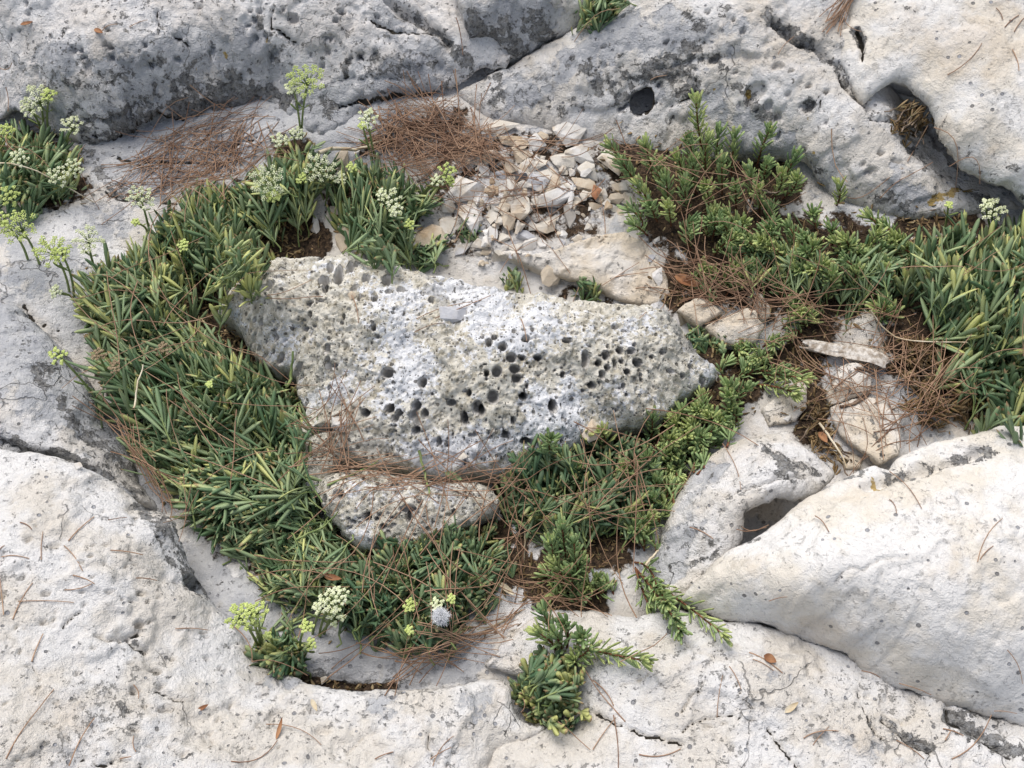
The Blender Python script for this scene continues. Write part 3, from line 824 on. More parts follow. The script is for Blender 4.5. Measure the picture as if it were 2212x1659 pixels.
slab('bedrock_rim', 'low cream bedrock split by branching cracks, below the big pale boulder', 'rock rim',
     [(1045, 1430, .03), (1080, 1388, .03), (1131, 1337, .03), (1200, 1309, .03), (1290, 1313, .035), (1340, 1328, .035), (1440, 1314, .045), (1480, 1309, 0.056), (1568, 1335, 0.061), (1625, 1339, 0.061), (1706, 1365, 0.066), (1766, 1388, 0.066),
      (1833, 1411, 0.066), (1860, 1441, 0.066), (1930, 1471, 0.066), (2007, 1497, 0.066), (2047, 1515, 0.066), (2141, 1541, 0.066), (2212, 1555, 0.066), (2550, 1670, .08), (2550, 1950, .08), (1036, 1950, .07), (1046, 1652, .050), (1080, 1610, .046),
      (1136, 1592, .042), (1192, 1562, .040), (1230, 1555, .035), (1230, 1520, .03), (1160, 1475, .03), (1100, 1452, .03)],
     [(1300, 1450, .07), (1500, 1450, .085), (1500, 1600, .08), (1800, 1550, .085), (2100, 1640, .085), (1650, 1410, .09), (1400, 1400, .06), (1750, 1480, .085), (1250, 1370, .05), (1300, 1620, .075)],
     M_LIME2, edge=.008, under=.3, wall=.07, low=(6, .008), terr=(9, .012), fine=.0014, seed=8,
     grooves=[([(1258, 1531), (1332, 1568), (1395, 1592), (1471, 1610)], 4, .009, 1), ([(1471, 1583), (1500, 1563), (1555, 1545), (1600, 1550)], 3, .006, .8), ([(1520, 1475), (1490, 1510), (1471, 1535)], 3, .006, .7), ([(1575, 1450), (1605, 1500), (1625, 1530)], 3, .006, .7),
              ([(1660, 1575), (1690, 1620), (1720, 1650), (1740, 1680)], 4, .008, .9), ([(1850, 1500), (1870, 1545), (1885, 1580), (1905, 1595)], 4, .007, .8), ([(2045, 1525), (2047, 1560), (2080, 1575), (2140, 1610), (2180, 1640)], 10, .008, .6),
              ([(1905, 1555), (1930, 1575), (1960, 1610), (2010, 1625)], 7, .008, .7), ([(1470, 1370), (1490, 1400), (1560, 1420), (1640, 1410), (1720, 1430)], 8, .006, .05), ([(1040, 1430), (1075, 1395), (1131, 1340)], 6, .008, .4),
              ([(1740, 1420), (1755, 1470), (1790, 1480)], 3, .004, .5), ([(1350, 1480), (1390, 1470), (1420, 1440)], 3, .004, .4), ([(1520, 1570), (1620, 1555), (1650, 1545)], 3, .004, .5)],
     pits=[(1873, 1505, 7, 6, .008), (1745, 1515, 5, 5, .006), (1773, 1590, 16, 9, .008), (1950, 1565, 8, 6, .008)],
     strokes={'lichen': [([(2050, 1550), (2100, 1590), (2160, 1610), (2212, 1640)], 26, 1), ([(2130, 1540), (2180, 1530), (2212, 1520)], 16, .9), ([(1910, 1555), (1950, 1590), (2000, 1620)], 14, .9), ([(1540, 1425), (1560, 1440)], 10, .4), ([(1445, 1360)], 10, .8), ([(1870, 1550), (1890, 1590)], 9, .7)],
              'gray': [([(1480, 1520), (1700, 1560), (1900, 1600)], 90, .3), ([(1080, 1430), (1150, 1400), (1240, 1350)], 40, .7)]})

slab('rock', 'blue grey sloping rock with dark veins, left of the bushy samphire at the left edge', 'rock',
     [(-300, 650, .09), (0, 642, .09), (55, 677, .085), (100, 716, .08), (130, 750, .07), (170, 800, .05), (230, 870, .03), (265, 950, .02), (300, 1040, .015), (330, 1088, .02), (250, 1052, .06), (200, 1024, .075), (100, 992, .085), (0, 977, .09), (-300, 930, .1)],
     [(50, 800, .105), (0, 900, .11), (120, 900, .085), (180, 970, .08), (0, 720, .10)], M_LIME3, edge=.02, under=.1, wall=.07, terr=(14, .008), seed=9,
     strokes={'gray': [([(0, 680), (60, 740), (120, 820), (220, 950)], 60, 1)], 'lichen': [([(90, 800), (130, 860), (170, 910), (220, 960), (270, 1010)], 26, .75), ([(0, 950), (60, 965), (130, 985), (200, 1010), (290, 1060)], 18, 1), ([(40, 760), (80, 800)], 16, .6), ([(150, 770), (190, 850), (250, 950)], 18, .7)]},
     grooves=[([(-50, 945), (0, 952), (60, 968), (130, 985), (200, 1012)], 8, .012, .5)])

# flat slabs lying in the hollow
FLAT = [('stone_slab', 'broad pale flat slab between the loose stones and the honeycombed boulder',
         [(1062, 542, .05), (1100, 538, .055), (1150, 547, .06), (1200, 537, .065), (1270, 510, .065), (1350, 498, .06), (1395, 515, .06), (1425, 560, .055), (1442, 590, .05), (1450, 640, .04), (1400, 658, .04), (1340, 648, .04), (1300, 628, .045), (1250, 606, .05), (1180, 588, .05), (1120, 567, .05)], [(1300, 570, .075), (1180, 560, .068)]),
        ('stone_slab', 'cream stone crossed by needles, upper of three stacked up the gully below the driftwood stick', [(1868, 662, .05), (1890, 672, .055), (1905, 715, .055), (1916, 760, .05), (1900, 795, .05), (1860, 780, .05), (1825, 755, .045), (1818, 727, .045), (1840, 694, .05)], [(1870, 730, .065)]),
        ('stone_slab', 'squarish cream stone just under the driftwood stick in the gully', [(1816, 790, .05), (1850, 782, .055), (1888, 811, .055), (1884, 847, .05), (1848, 858, .05), (1795, 873, .045), (1785, 846, .045), (1800, 815, .05)], [(1840, 825, .07)]),
        ('stone_slab', 'long upright cream slab with a black lichen streak at the lower end of the gully', [(1793, 877, .045), (1850, 860, .05), (1905, 858, .05), (1942, 882, .05), (1950, 922, .05), (1940, 985, .055), (1905, 1003, .055), (1868, 978, .05), (1838, 958, .045), (1812, 931, .045), (1795, 900, .045)], [(1870, 910, .065), (1900, 960, .065)]),
        ('stone_slab', 'small cream rock half hidden under the tip of a golden shoot', [(1645, 880, .03), (1700, 832, .035), (1745, 818, .04), (1744, 880, .035), (1718, 908, .035), (1660, 918, .03)], [(1710, 860, .045)]),
        ('stone_slab', 'low pointed grey rock at the bottom of the gully', [(1795, 925, .03), (1830, 962, .03), (1868, 987, .035), (1862, 1008, .035), (1830, 1014, .03), (1800, 985, .025)], []),
        ('stone_slab', 'pale triangular stone at the right shoulder of the honeycombed boulder', [(1462, 668, .05), (1480, 650, .055), (1510, 640, .055), (1545, 655, .055), (1562, 676, .05), (1530, 692, .05), (1508, 707, .045), (1488, 692, .045)], [(1510, 670, .06)]),
        ('stone_slab', 'smooth cream stone with a pink stain right of the honeycombed boulder', [(1520, 703, .045), (1545, 690, .05), (1580, 675, .055), (1615, 660, .06), (1635, 665, .06), (1641, 690, .055), (1652, 705, .05), (1636, 735, .045), (1600, 747, .04), (1560, 742, .04), (1535, 722, .04)], [(1590, 705, .065)]),
        ('stone_slab', 'narrow cracked cream stone under needles, beside the pink stained stone', [(1612, 640, .05), (1630, 620, .055), (1652, 635, .055), (1667, 660, .055), (1666, 682, .05), (1645, 692, .05), (1628, 665, .05)], []),
        ('stone_slab', 'flat grey stone half buried in needles left of the loose stone heap', [(905, 360, .05), (930, 340, .055), (980, 330, .06), (1035, 328, .06), (1070, 345, .055), (1060, 370, .05), (1010, 385, .045), (950, 390, .045), (915, 380, .045)], [(980, 355, .062)])]
for i, (nm, lb, ol, ct) in enumerate(FLAT):
    st = {'lichen': [([(1880, 890), (1885, 920), (1900, 960), (1905, 985)], 7, 1)]} if i == 3 else {}
    slab(nm, lb, 'stone', [(a, b, c - (.020 if i == 0 else .008)) for a, b, c in ol], [(a, b, c - (.030 if i == 0 else .018)) for a, b, c in ct], M_STONE, res=.0018, edge=.005, under=.5, wall=.05, low=(11, .006), terr=(16, .008), fine=.001, warp=.003, flat=True, seed=20 + i, group='flat stones lying in the hollow', strokes=st)

# the honeycombed boulder in the middle
PA = """1515,365,45,50 1800,320,55,65 1615,315,38,40 1693,317,16,16 1820,420,45,40 1915,395,35,28 1557,475,20,35 1690,485,25,40 1375,250,40,110 1245,290,65,55 1255,370,35,45 1230,130,30,30 1300,190,30,40 1480,200,30,60
1530,180,25,30 860,290,50,35 770,370,80,45 900,250,20,35 1108,620,28,25 1100,515,32,25 1172,412,15,15 1215,485,55,14 740,440,18,14 708,685,25,18 1683,735,22,32 1715,805,20,15 1270,910,36,36 1275,1060,30,60 1330,1060,25,20
800,810,25,40 1425,640,18,28 1765,598,12,12 1855,577,10,10 850,985,40,14 810,1060,40,30 1010,1080,45,30 1800,1120,60,45 2090,1200,40,45 1290,1600,90,30 2175,500,25,35 1040,760,30,14 1030,855,14,14 1190,990,14,10 1210,1250,30,22 1285,1255,25,20"""
PB = """70,478,27,28 20,530,30,40 140,560,40,35 215,655,48,40 310,655,30,20 445,650,38,25 245,755,52,35 260,840,48,36 90,780,45,45 0,795,25,28 60,1000,50,55 320,995,40,28 350,905,14,18 240,420,18,22 395,415,17,22 340,495,35,28
700,505,45,20 1115,370,28,26 1165,590,35,32 1265,595,38,30 1290,540,15,18 1060,555,15,28 1035,635,38,40 1465,650,18,20 860,670,38,75 970,705,28,28 1040,748,22,26 1110,715,22,35 1175,690,22,18 1325,700,55,35 1220,785,32,25 1355,815,17,17
1355,860,17,14 1545,600,30,25 1770,750,25,28 1000,810,28,32 920,905,35,24 1170,897,17,20 670,808,26,26 575,1080,40,45 230,1195,20,30 1690,815,20,20 1870,840,30,25 1620,780,30,14 350,1385,60,25 170,1330,35,25 195,135,14,18 1240,380,10,14
1220,405,14,9 600,765,10,10 525,765,8,10 1390,410,12,14"""
PCC = """940,215,45,32 1160,190,40,40 1020,250,33,28 985,295,33,27 1140,270,42,35 1235,265,33,35 1170,330,30,30 1160,405,38,28 740,245,45,30 1465,165,45,25 1575,300,38,60 1690,200,45,50 1725,230,35,40 1620,75,22,26 2090,105,35,25 1360,500,22,40 1940,450,40,20 2130,520,50,14 1650,440,40,12"""
PCL = """735,1150,36,35 815,1170,18,16 390,990,33,30 320,725,20,14 490,690,15,20 280,635,50,40 1090,1080,85,30 1100,1145,25,50 870,1240,30,25 1490,1110,20,28 960,1160,30,14 620,1185,30,14 500,960,45,40 400,390,50,28 330,385,40,25 1200,1010,25,20 700,990,20,14"""


def plist(s, ox, oy, k=.25):
    o = []
    for t in s.split():
        x, y, a, b = [float(c) for c in t.split(',')]
        r = min(a, b) * k
        o.append((ox + x * k, oy + y * k, a * k * .92, b * k * .92, min(max(r * .0044, .011), .040) * (.55 + .75 * ((x * 7 + y * 13) % 10) / 10)))
    return o


PITS = [(690, 925, 24, 9, .03), (728, 905, 12, 8, .02)] + plist(PA, 387.1, 525.4) + plist(PB, 1050.7, 608.3) + plist(PCC, 608.3, 829.5)
rp = np.random.RandomState(5)
SMALL = [(rp.uniform(450, 1540), rp.uniform(560, 1000), rp.choice([1.4, 1.6, 2., 2.4, 3.4, 4.4]), rp.choice([1.4, 1.6, 2., 2.4, 3.]), rp.uniform(.005, .011)) for _ in range(420)]
RBO = [(470, 668, 0.050), (490, 637, 0.066), (508, 612, 0.084), (530, 590, 0.094), (560, 572, 0.100), (600, 552, 0.103), (640, 548, 0.106), (700, 552, 0.106), (760, 549, 0.106), (830, 562, 0.106), (900, 580, 0.106), (1000, 602, 0.106), (1100, 621, 0.106),
       (1200, 636, 0.106), (1300, 646, 0.103), (1400, 656, 0.097), (1450, 670, 0.090), (1475, 702, 0.076), (1500, 742, 0.066), (1530, 770, 0.055), (1558, 797, 0.045), (1535, 822, 0.045), (1480, 852, 0.045), (1440, 882, 0.053), (1380, 912, 0.053), (1300, 928, 0.053),
       (1250, 952, 0.053), (1200, 977, 0.050), (1120, 1002, 0.047), (1050, 1014, 0.047), (960, 1014, 0.047), (860, 1002, 0.044), (790, 1002, 0.044), (735, 987, 0.041), (700, 1030, .045), (655, 1020, .042), (638, 965, .045), (643, 915, .048), (655, 880, .045), (636, 840, 0.041), (625, 797, 0.044), (570, 782, 0.044),
       (535, 742, 0.044), (500, 700, 0.044)]
RBC = [(560, 640, 0.112), (700, 640, 0.125), (850, 660, 0.125), (930, 672, 0.115), (1000, 690, 0.118), (1050, 705, 0.128), (1200, 700, 0.126), (1350, 720, 0.113), (1450, 760, 0.090), (700, 750, 0.103), (850, 760, 0.110), (1000, 800, 0.113), (1150, 800, 0.110),
       (1300, 800, 0.101), (1400, 820, 0.084), (760, 860, 0.081), (900, 880, 0.090), (1050, 900, 0.089), (1200, 880, 0.086), (620, 740, 0.078), (560, 720, 0.066), (950, 960, 0.063), (1100, 950, 0.066), (480, 670, 0.056), (700, 580, 0.121), (900, 615, 0.118), (1200, 660, 0.120)]


def sponge(p, d):
    c = fbm(p, 60, 3, 71)
    f = fbm(p, 170, 3, 75, .6)
    h = fbm(p, 22, 4, 79)
    holes = -0.0034 * sstep(0.18, 0.32, f) - 0.0040 * sstep(0.36, 0.50, c)
    return (holes + 0.0022 * f + 0.012 * h) * sstep(-0.01, 0.01, d)


slab('honeycombed_boulder', 'honeycombed boulder riddled with round holes and dusted white, lying in the middle of the hollow', 'boulder', RBO, RBC, M_POR, res=.0013, edge=.012, under=.12, wall=.12, low=(10, .014), terr=(18, .009), fine=.002, warp=.007,
     seed=40, pits=PITS + SMALL, detail=sponge,
     strokes={'white': [([(1000, 620), (1080, 680), (1150, 680), (1120, 720)], 70, 1), ([(1200, 700), (1350, 720)], 60, .7), ([(880, 650), (820, 720), (900, 780)], 60, .7), ([(900, 810), (920, 830), (860, 830)], 40, .9), ([(1230, 830), (1240, 870)], 34, 1), ([(1150, 860), (1210, 880), (1230, 930)], 30, .9),
                        ([(1160, 940), (1200, 960), (1020, 980), (940, 1000)], 40, .9), ([(660, 860), (740, 840)], 30, .5), ([(1400, 690), (1440, 720)], 30, .4), ([(530, 600), (600, 600)], 30, .4)],
              'lichen': [([(480, 650), (450, 660)], 26, .6), ([(840, 570), (900, 585), (960, 605), (1060, 625), (1200, 640)], 18, .6), ([(930, 620), (960, 660), (930, 680)], 24, .8), ([(1440, 670), (1480, 730), (1520, 770)], 22, .8), ([(990, 650), (960, 690)], 16, .6)]})
slab('honeycombed_rock', 'smaller honeycombed rock strewn with needles, directly below the large honeycombed boulder', 'rock',
     [(655, 1012, .040), (700, 1024, .045), (752, 1014, .045), (850, 1020, 0.048), (960, 1034, 0.048), (1060, 1048, 0.042), (1078, 1092, 0.036), (1005, 1132, 0.036), (962, 1162, 0.033), (860, 1184, 0.033), (760, 1172, 0.033), (710, 1112, 0.036), (665, 1052, 0.036), (650, 1030, .035)],
     [(720, 1060, 0.063), (800, 1080, 0.060), (900, 1080, 0.060), (1000, 1075, 0.054), (760, 1030, 0.051), (900, 1035, 0.048)], M_POR, res=.0014, edge=.010, under=.12, wall=.07, low=(12, .010), terr=(22, .006), fine=.002, warp=.007, seed=41,
     pits=plist(PCL, 608.3, 829.5) + [(rp.uniform(640, 1080), rp.uniform(930, 1180), rp.uniform(1.6, 4), rp.uniform(1.6, 3.6), .005) for _ in range(200)], detail=sponge,
     strokes={'white': [([(650, 930), (670, 960), (660, 1040)], 30, .9), ([(780, 1060), (960, 1060)], 40, .4)], 'lichen': [([(700, 1150), (860, 1180), (1000, 1120)], 40, .6)]})

# ------------------------------------------------------------------ plant materials
def leaf_mat(name, deep, mid, yel, tipc, rough=0.5):
    k = NT(name)
    t, r = k.attr('t'), k.attr('rnd')
    p = k.pos()
    n = k.noise(p, 90, 3)
    col = k.mix(k.step(r, 0.0, 0.7), deep, mid)
    col = k.mix(k.math('MULTIPLY', k.step(k.math('ADD', r, k.math('MULTIPLY', t, 0.35)), 0.84, 1.18), 0.9), col, yel)
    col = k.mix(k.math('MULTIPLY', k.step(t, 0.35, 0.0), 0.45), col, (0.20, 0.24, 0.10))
    r2 = k.math('FRACT', k.math('MULTIPLY', r, 17.3))
    tm = k.math('MULTIPLY', k.step(k.math('ADD', t, k.math('MULTIPLY', n, 0.08)), 0.90, 0.98), k.step(r2, 0.45, 0.7))
    col = k.mix(k.math('MULTIPLY', tm, 0.8), col, tipc)
    col = k.mix(k.math('MULTIPLY', k.step(n, 0.5, 0.7), 0.18), col, (0.30, 0.33, 0.27))
    k.put(k.b.inputs['Base Color'], col)
    k.b.inputs['Roughness'].default_value = rough
    k.b.inputs['Specular IOR Level'].default_value = 0.28
    tr = k.n('ShaderNodeBsdfTranslucent', Color=k.mix(0.5, col, yel))
    mx = k.n('ShaderNodeMixShader', i0=0.10, i1=k.b.outputs[0], i2=tr.outputs[0])
    k.t.links.new(mx.outputs[0], k.t.nodes['Material Output'].inputs[0])
    return k.m


def plain(name, ca, cb, scale=60, rough=0.7, bump=0.001, use_rnd=False):
    k = NT(name)
    p = k.pos()
    n = k.noise(p, scale, 5, .65)
    f = k.step(n, .35, .65)
    if use_rnd: f = k.math('ADD', k.math('MULTIPLY', f, .4), k.math('MULTIPLY', k.attr('rnd'), .6))
    return k.done(k.mix(f, ca, cb), rough, k.bump(n, bump, .6))


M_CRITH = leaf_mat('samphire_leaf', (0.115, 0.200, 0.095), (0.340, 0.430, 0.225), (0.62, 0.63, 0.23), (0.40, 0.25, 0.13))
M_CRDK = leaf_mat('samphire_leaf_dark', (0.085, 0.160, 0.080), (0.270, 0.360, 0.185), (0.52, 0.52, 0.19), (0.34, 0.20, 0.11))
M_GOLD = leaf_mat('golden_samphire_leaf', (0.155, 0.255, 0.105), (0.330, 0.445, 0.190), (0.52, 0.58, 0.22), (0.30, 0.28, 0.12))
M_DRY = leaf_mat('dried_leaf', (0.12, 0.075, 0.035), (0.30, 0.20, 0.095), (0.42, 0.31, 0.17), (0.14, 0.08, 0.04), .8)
M_STEM = plain('green_stem', (0.16, 0.22, 0.075), (0.28, 0.33, 0.13), 60, .5)
M_RED = plain('red_stem', (0.11, 0.035, 0.025), (0.24, 0.12, 0.06), 200, .6)
M_LIMEF = plain('lime_florets', (0.43, 0.52, 0.13), (0.66, 0.72, 0.30), 160, .6, .0005, True)
M_CREAMF = plain('cream_florets', (0.56, 0.62, 0.30), (0.84, 0.84, 0.66), 160, .6, .0005, True)
M_OLDF = plain('dry_florets', (.20, .14, .08), (.42, .33, .21), 160, .8, .0005, True)
M_NEEDLE = plain('pine_needle', (0.165, 0.085, 0.052), (0.46, 0.30, 0.195), 25, .55, .0003, True)
M_BRANCH = plain('woody_stem', (0.10, 0.07, 0.05), (0.30, 0.23, 0.17), 120, .8)

PRO_C = np.array([.36, .58, .95, 1.0, .74, .14])
PRO_G = np.array([.45, .65, .9, 1.0, .92, .35])
LT = np.array([0, .2, .45, .7, .9, 1.0])


def unit(a):
    return a / (np.linalg.norm(a, axis=-1, keepdims=True) + 1e-12)


def leaves(B, D, U, L, W, curl, rnd, pro, thick=.45):
    """tapering fleshy leaves; B base, D direction, U side hint, all (N,3)"""
    N = len(B)
    D = unit(D)
    S = unit(np.cross(D, U))
    n = np.cross(S, D)
    t = LT[None, :, None]
    C = B[:, None] + D[:, None] * (L[:, None, None] * t) + n[:, None] * (curl * L)[:, None, None] * t ** 2
    w = (W[:, None] * pro[None])[..., None] * .5
    s, m = S[:, None] * w, n[:, None] * w * thick
    V = np.stack([C + s + m * .35, C - m, C - s + m * .35, C + m * .7], 2)       # N,6,4,3
    idx = np.arange(N * 24).reshape(N, 6, 4)
    a, b = idx[:, :-1], idx[:, 1:]
    F = np.stack([a, np.roll(a, -1, 2), np.roll(b, -1, 2), b], -1).reshape(-1, 4)
    T = np.broadcast_to(LT[None, :, None], (N, 6, 4)).ravel()
    Rn = np.broadcast_to(rnd[:, None, None], (N, 6, 4)).ravel()
    return V.reshape(-1, 3), F, T, Rn


def tubes(paths, rad, sides=5, taper=0.6):
    """paths (N,K,3) -> round stems"""
    paths = np.asarray(paths, float)
    N, K, _ = paths.shape
    rad = np.broadcast_to(np.asarray(rad, float), (N,))
    tg = unit(np.gradient(paths, axis=1))
    ref = np.where(np.abs(tg[..., 2:3]) > .9, np.array([1., 0, 0]), np.array([0, 0, 1.]))
    s = unit(np.cross(tg, ref))
    n = np.cross(s, tg)
    an = np.arange(sides) * 2 * np.pi / sides
    rr = (rad[:, None] * np.linspace(1, taper, K)[None])[..., None, None]
    V = paths[:, :, None] + rr * (s[:, :, None] * np.cos(an)[None, None, :, None] + n[:, :, None] * np.sin(an)[None, None, :, None])
    idx = np.arange(N * K * sides).reshape(N, K, sides)
    a, b = idx[:, :-1], idx[:, 1:]
    F = np.stack([a, np.roll(a, -1, 2), np.roll(b, -1, 2), b], -1).reshape(-1, 4)
    return V.reshape(-1, 3), F


def merge(parts):
    V, F, T, Rn, o = [], [], [], [], 0
    for p in parts:
        V.append(p[0]); F.append(p[1] + o)
        T.append(p[2] if len(p) > 2 else np.zeros(len(p[0])))
        Rn.append(p[3] if len(p) > 3 else np.zeros(len(p[0])))
        o += len(p[0])
    return np.concatenate(V), np.concatenate(F), np.concatenate(T), np.concatenate(Rn)


_t = (1 + 5 ** .5) / 2
ICO_V = unit(np.array([(-1, _t, 0), (1, _t, 0), (-1, -_t, 0), (1, -_t, 0), (0, -1, _t), (0, 1, _t), (0, -1, -_t), (0, 1, -_t), (_t, 0, -1), (_t, 0, 1), (-_t, 0, -1), (-_t, 0, 1)]))
ICO_F = np.array([(0, 11, 5), (0, 5, 1), (0, 1, 7), (0, 7, 10), (0, 10, 11), (1, 5, 9), (5, 11, 4), (11, 10, 2), (10, 7, 6), (7, 1, 8), (3, 9, 4), (3, 4, 2), (3, 2, 6), (3, 6, 8), (3, 8, 9), (4, 9, 5), (2, 4, 11), (6, 2, 10), (8, 6, 7), (9, 8, 1)])


def balls(C, r, rnd):
    N = len(C)
    V = C[:, None] + ICO_V[None] * np.broadcast_to(np.asarray(r), (N,))[:, None, None]
    F = (ICO_F[None] + 12 * np.arange(N)[:, None, None]).reshape(-1, 3)
    return V.reshape(-1, 3), F, np.zeros(N * 12), np.repeat(rnd, 12)


CMAP = HMAP.copy()
CL = {}                                            # canopy samples, laid over the ground once all plants stand


def sample_poly(poly, n, rng, edge=60.0):
    P = np.asarray(poly, float)
    lo, hi = P.min(0), P.max(0)
    out = np.empty((0, 2))
    while len(out) < n:
        q = rng.uniform(lo, hi, (n * 3, 2))
        out = np.vstack([out, q[inside(q, P)]])
    q = out[:n]
    d, _ = seg_dist(q, P, np.roll(P, -1, 0))
    return q, np.clip(d / edge, 0, 1)


def root_point(v):
    return hit(np.atleast_2d(v))[0]


def over_root(v, root, lean=0.0):
    """the place on the sight line through v that stands nearest above the root"""
    d = rays(v)[0]
    g = root[:2] - CAM[:2]
    t = (g @ d[:2]) / (d[:2] @ d[:2])
    p = CAM + d * t
    return p + np.array([0, 0, 0]) if p[2] > root[2] + .01 else CAM + d * (t * .97)


def flower_head(plant, head_v, root_v, size, lime, rng, droop=0):
    """compound umbel: a stalk, a fan of rays, each ray carrying a knot of florets"""
    root = root_point(root_v)
    top = over_root(head_v, root)
    for _ in range(14):                       # heads stand clear of the leaves
        if top[2] > hget(top[0], top[1], CMAP) + .010: break
        top = CAM + (top - CAM) * .988
    k = px_at(top)
    rad = size * k * .88
    ax = unit(top - root)
    ax = unit(ax * .7 + np.array([rng.normal() * .12, -.28, .5]))
    base = top - ax * rad * .55
    nr = int(np.clip(7 + size * .34, 7, 22))
    s = unit(np.cross(ax, (0.3, 1, .1)))
    u = np.cross(ax, s)
    ends = []
    for i in range(nr):
        a = i * 2.399 + rng.uniform(-.3, .3)
        q = math.sqrt((i + .6) / nr)
        ends.append(base + (s * math.cos(a) + u * math.sin(a)) * rad * q * .92 + ax * rad * (.75 - .35 * q * q + rng.uniform(-.06, .06)))
    ends = np.array(ends)
    paths = np.stack([base + (ends - base) * f + ax * (f * (1 - f)) * rad * .25 for f in (0, .33, .66, 1)], 1)
    st = tubes(paths, .00055, 4, .8)
    ur = rad * (.155 if nr > 14 else .20 if nr > 10 else .26)
    fc, fr = [], []
    for e in ends:
        m = int(np.clip(ur / .00030, 9, 22))
        for j in range(m):
            a = j * 2.399 + rng.uniform(0, .6)
            q = math.sqrt((j + .5) / m)
            fc.append(e + (s * math.cos(a) + u * math.sin(a)) * ur * q + ax * ur * (.75 - .5 * q * q))
            fr.append(rng.uniform(0, 1))
    fb = balls(np.array(fc), rng.uniform(.75, 1.0, len(fc)) * max(.0011, ur * .29), np.array(fr))
    tri = st[1]
    F = [list(f) for f in tri] + [[int(c) + len(st[0]) for c in f] for f in fb[1]]
    V = np.vstack([st[0], fb[0]])
    rn = np.concatenate([np.zeros(len(st[0])), fb[3]])
    loc = np.array(plant.location)
    hd = mesh_np('flower_head', V - loc, F, None, {'rnd': rn}, mats=[M_STEM, {'g': M_LIMEF, 'w': M_CREAMF, 'd': M_OLDF}[lime]], mi=[0] * len(tri) + [1] * len(fb[1]), parent=plant)
    hd['label'] = {'g': 'lime green flower head', 'w': 'creamy white flower head', 'd': 'dried brown seed head'}[lime]
    if np.linalg.norm(top - root) > .02:
        mid = (root + base) / 2 + np.array([rng.normal() * .004, .004, 0])
        pth = np.array([[(1 - f) ** 2 * root + 2 * f * (1 - f) * mid + f * f * base for f in np.linspace(0, 1, 8)]])
        sv = tubes(pth, .0016, 6, .75)
        lv = [sv]
        j = rng.randint(3, 6)
        for sgn in (-1, 1):
            b = pth[0][j]
            lv.append(leaves(b[None], (ax * .7 + s * sgn * .6)[None], ax[None], np.array([.016]), np.array([.0028]), np.array([.1]), np.array([.3]), PRO_C)[:2])
        V, F, _, _ = merge(lv)
        mesh_np('flower_stalk', V - loc, F, M_STEM, {}, parent=hd)


def samphire(label, poly, n, h=.06, lean=(0, .4), up=.6, out=.5, L=(.032, .046), W=(.0040, .0056), mat=None, heads=(), seed=1, jit=.33, k=(4, 8), ry=0.0, group='rock samphire plants', curl=.12, edge=60., cat='samphire', name='rock_samphire', pro=PRO_C):
    rng = np.random.RandomState(seed)
    mat = mat or M_CRITH
    n = int(n * .80) if n > 30 else n
    q, e = sample_poly(poly, n, rng, edge)
    lift = h * (.25 + .75 * np.sqrt(e)) * rng.uniform(.45, 1.0, n)
    T = hit(q, None, lift)
    gz = hget(T[:, 0], T[:, 1])
    c = np.median(T, 0)
    rad = np.percentile(np.linalg.norm((T - c)[:, :2], axis=1), 80) + .01
    o = (T - c) / rad
    o[:, 2] = 0
    D = unit(o * out + np.array([lean[0], lean[1], up]) + rng.normal(size=(n, 3)) * jit)
    D[:, 2] = np.maximum(D[:, 2], .05)
    D = unit(D)
    loc = np.array([c[0], c[1], gz.min()])
    B_, D_, U_, L_, W_, C_, R_ = [], [], [], [], [], [], []
    stems = []
    for i in range(n):
        m = rng.randint(k[0], k[1] + 1)
        d = D[i]
        ll = rng.uniform(*L) * 1.36 * rng.choice([.62, .85, 1., 1., 1.12, 1.22])
        s = unit(np.cross(d, rng.normal(size=3)))
        u = np.cross(s, d)
        tint = np.clip(rng.beta(1.3, 1.7) * .9 + ry * rng.uniform(0, 1), 0, 1)
        E = T[i] - d * ll * .55
        for j in range(m):
            a = (j - (m - 1) / 2) / max(m - 1, 1) * 2
            f = 1 - abs(a)
            dl = unit(d + s * a * rng.uniform(.45, .75) + u * rng.normal() * .28)
            B_.append(E - d * ll * .35 * (1 - f) + rng.normal(size=3) * .0006)
            D_.append(dl); U_.append(unit(u + rng.normal(size=3) * .5))
            L_.append(ll * rng.uniform(.62, .95) * (.8 + .2 * f)); W_.append(rng.uniform(*W) * 1.12)
            C_.append(rng.normal() * curl + .03); R_.append(np.clip(tint + rng.normal() * .14, 0, 1))
        b0 = E - d * ll * .35
        g = b0 - d * np.array([.35, .35, 1]) * .035
        g[2] = min(max(g[2], gz[i] - .01), b0[2] - .004)
        stems.append([E, (b0 + E) / 2, b0, b0 * .5 + g * .5 + rng.normal(size=3) * .002, g])
    lv = leaves(np.array(B_), np.array(D_), np.array(U_), np.array(L_), np.array(W_), np.array(C_), np.array(R_), pro)
    root = empty(name, loc, label, cat, group)
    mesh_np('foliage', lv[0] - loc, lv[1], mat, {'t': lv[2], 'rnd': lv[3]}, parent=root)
    for ss in ([stems] if n > 20 else [[q_] for q_ in stems]):
        sv = tubes(ss, .0009, 4, 1.2)
        so = mesh_np('stem', sv[0] - loc, sv[1], M_STEM if mat is not M_DRY else M_BRANCH, {}, parent=root)
        if len(ss) > 1: so['kind'] = 'stuff'
    hput(lv[0], CMAP)
    for hd in heads:
        flower_head(root, hd[0:2], hd[2:4], hd[4], hd[5], rng)
    return root


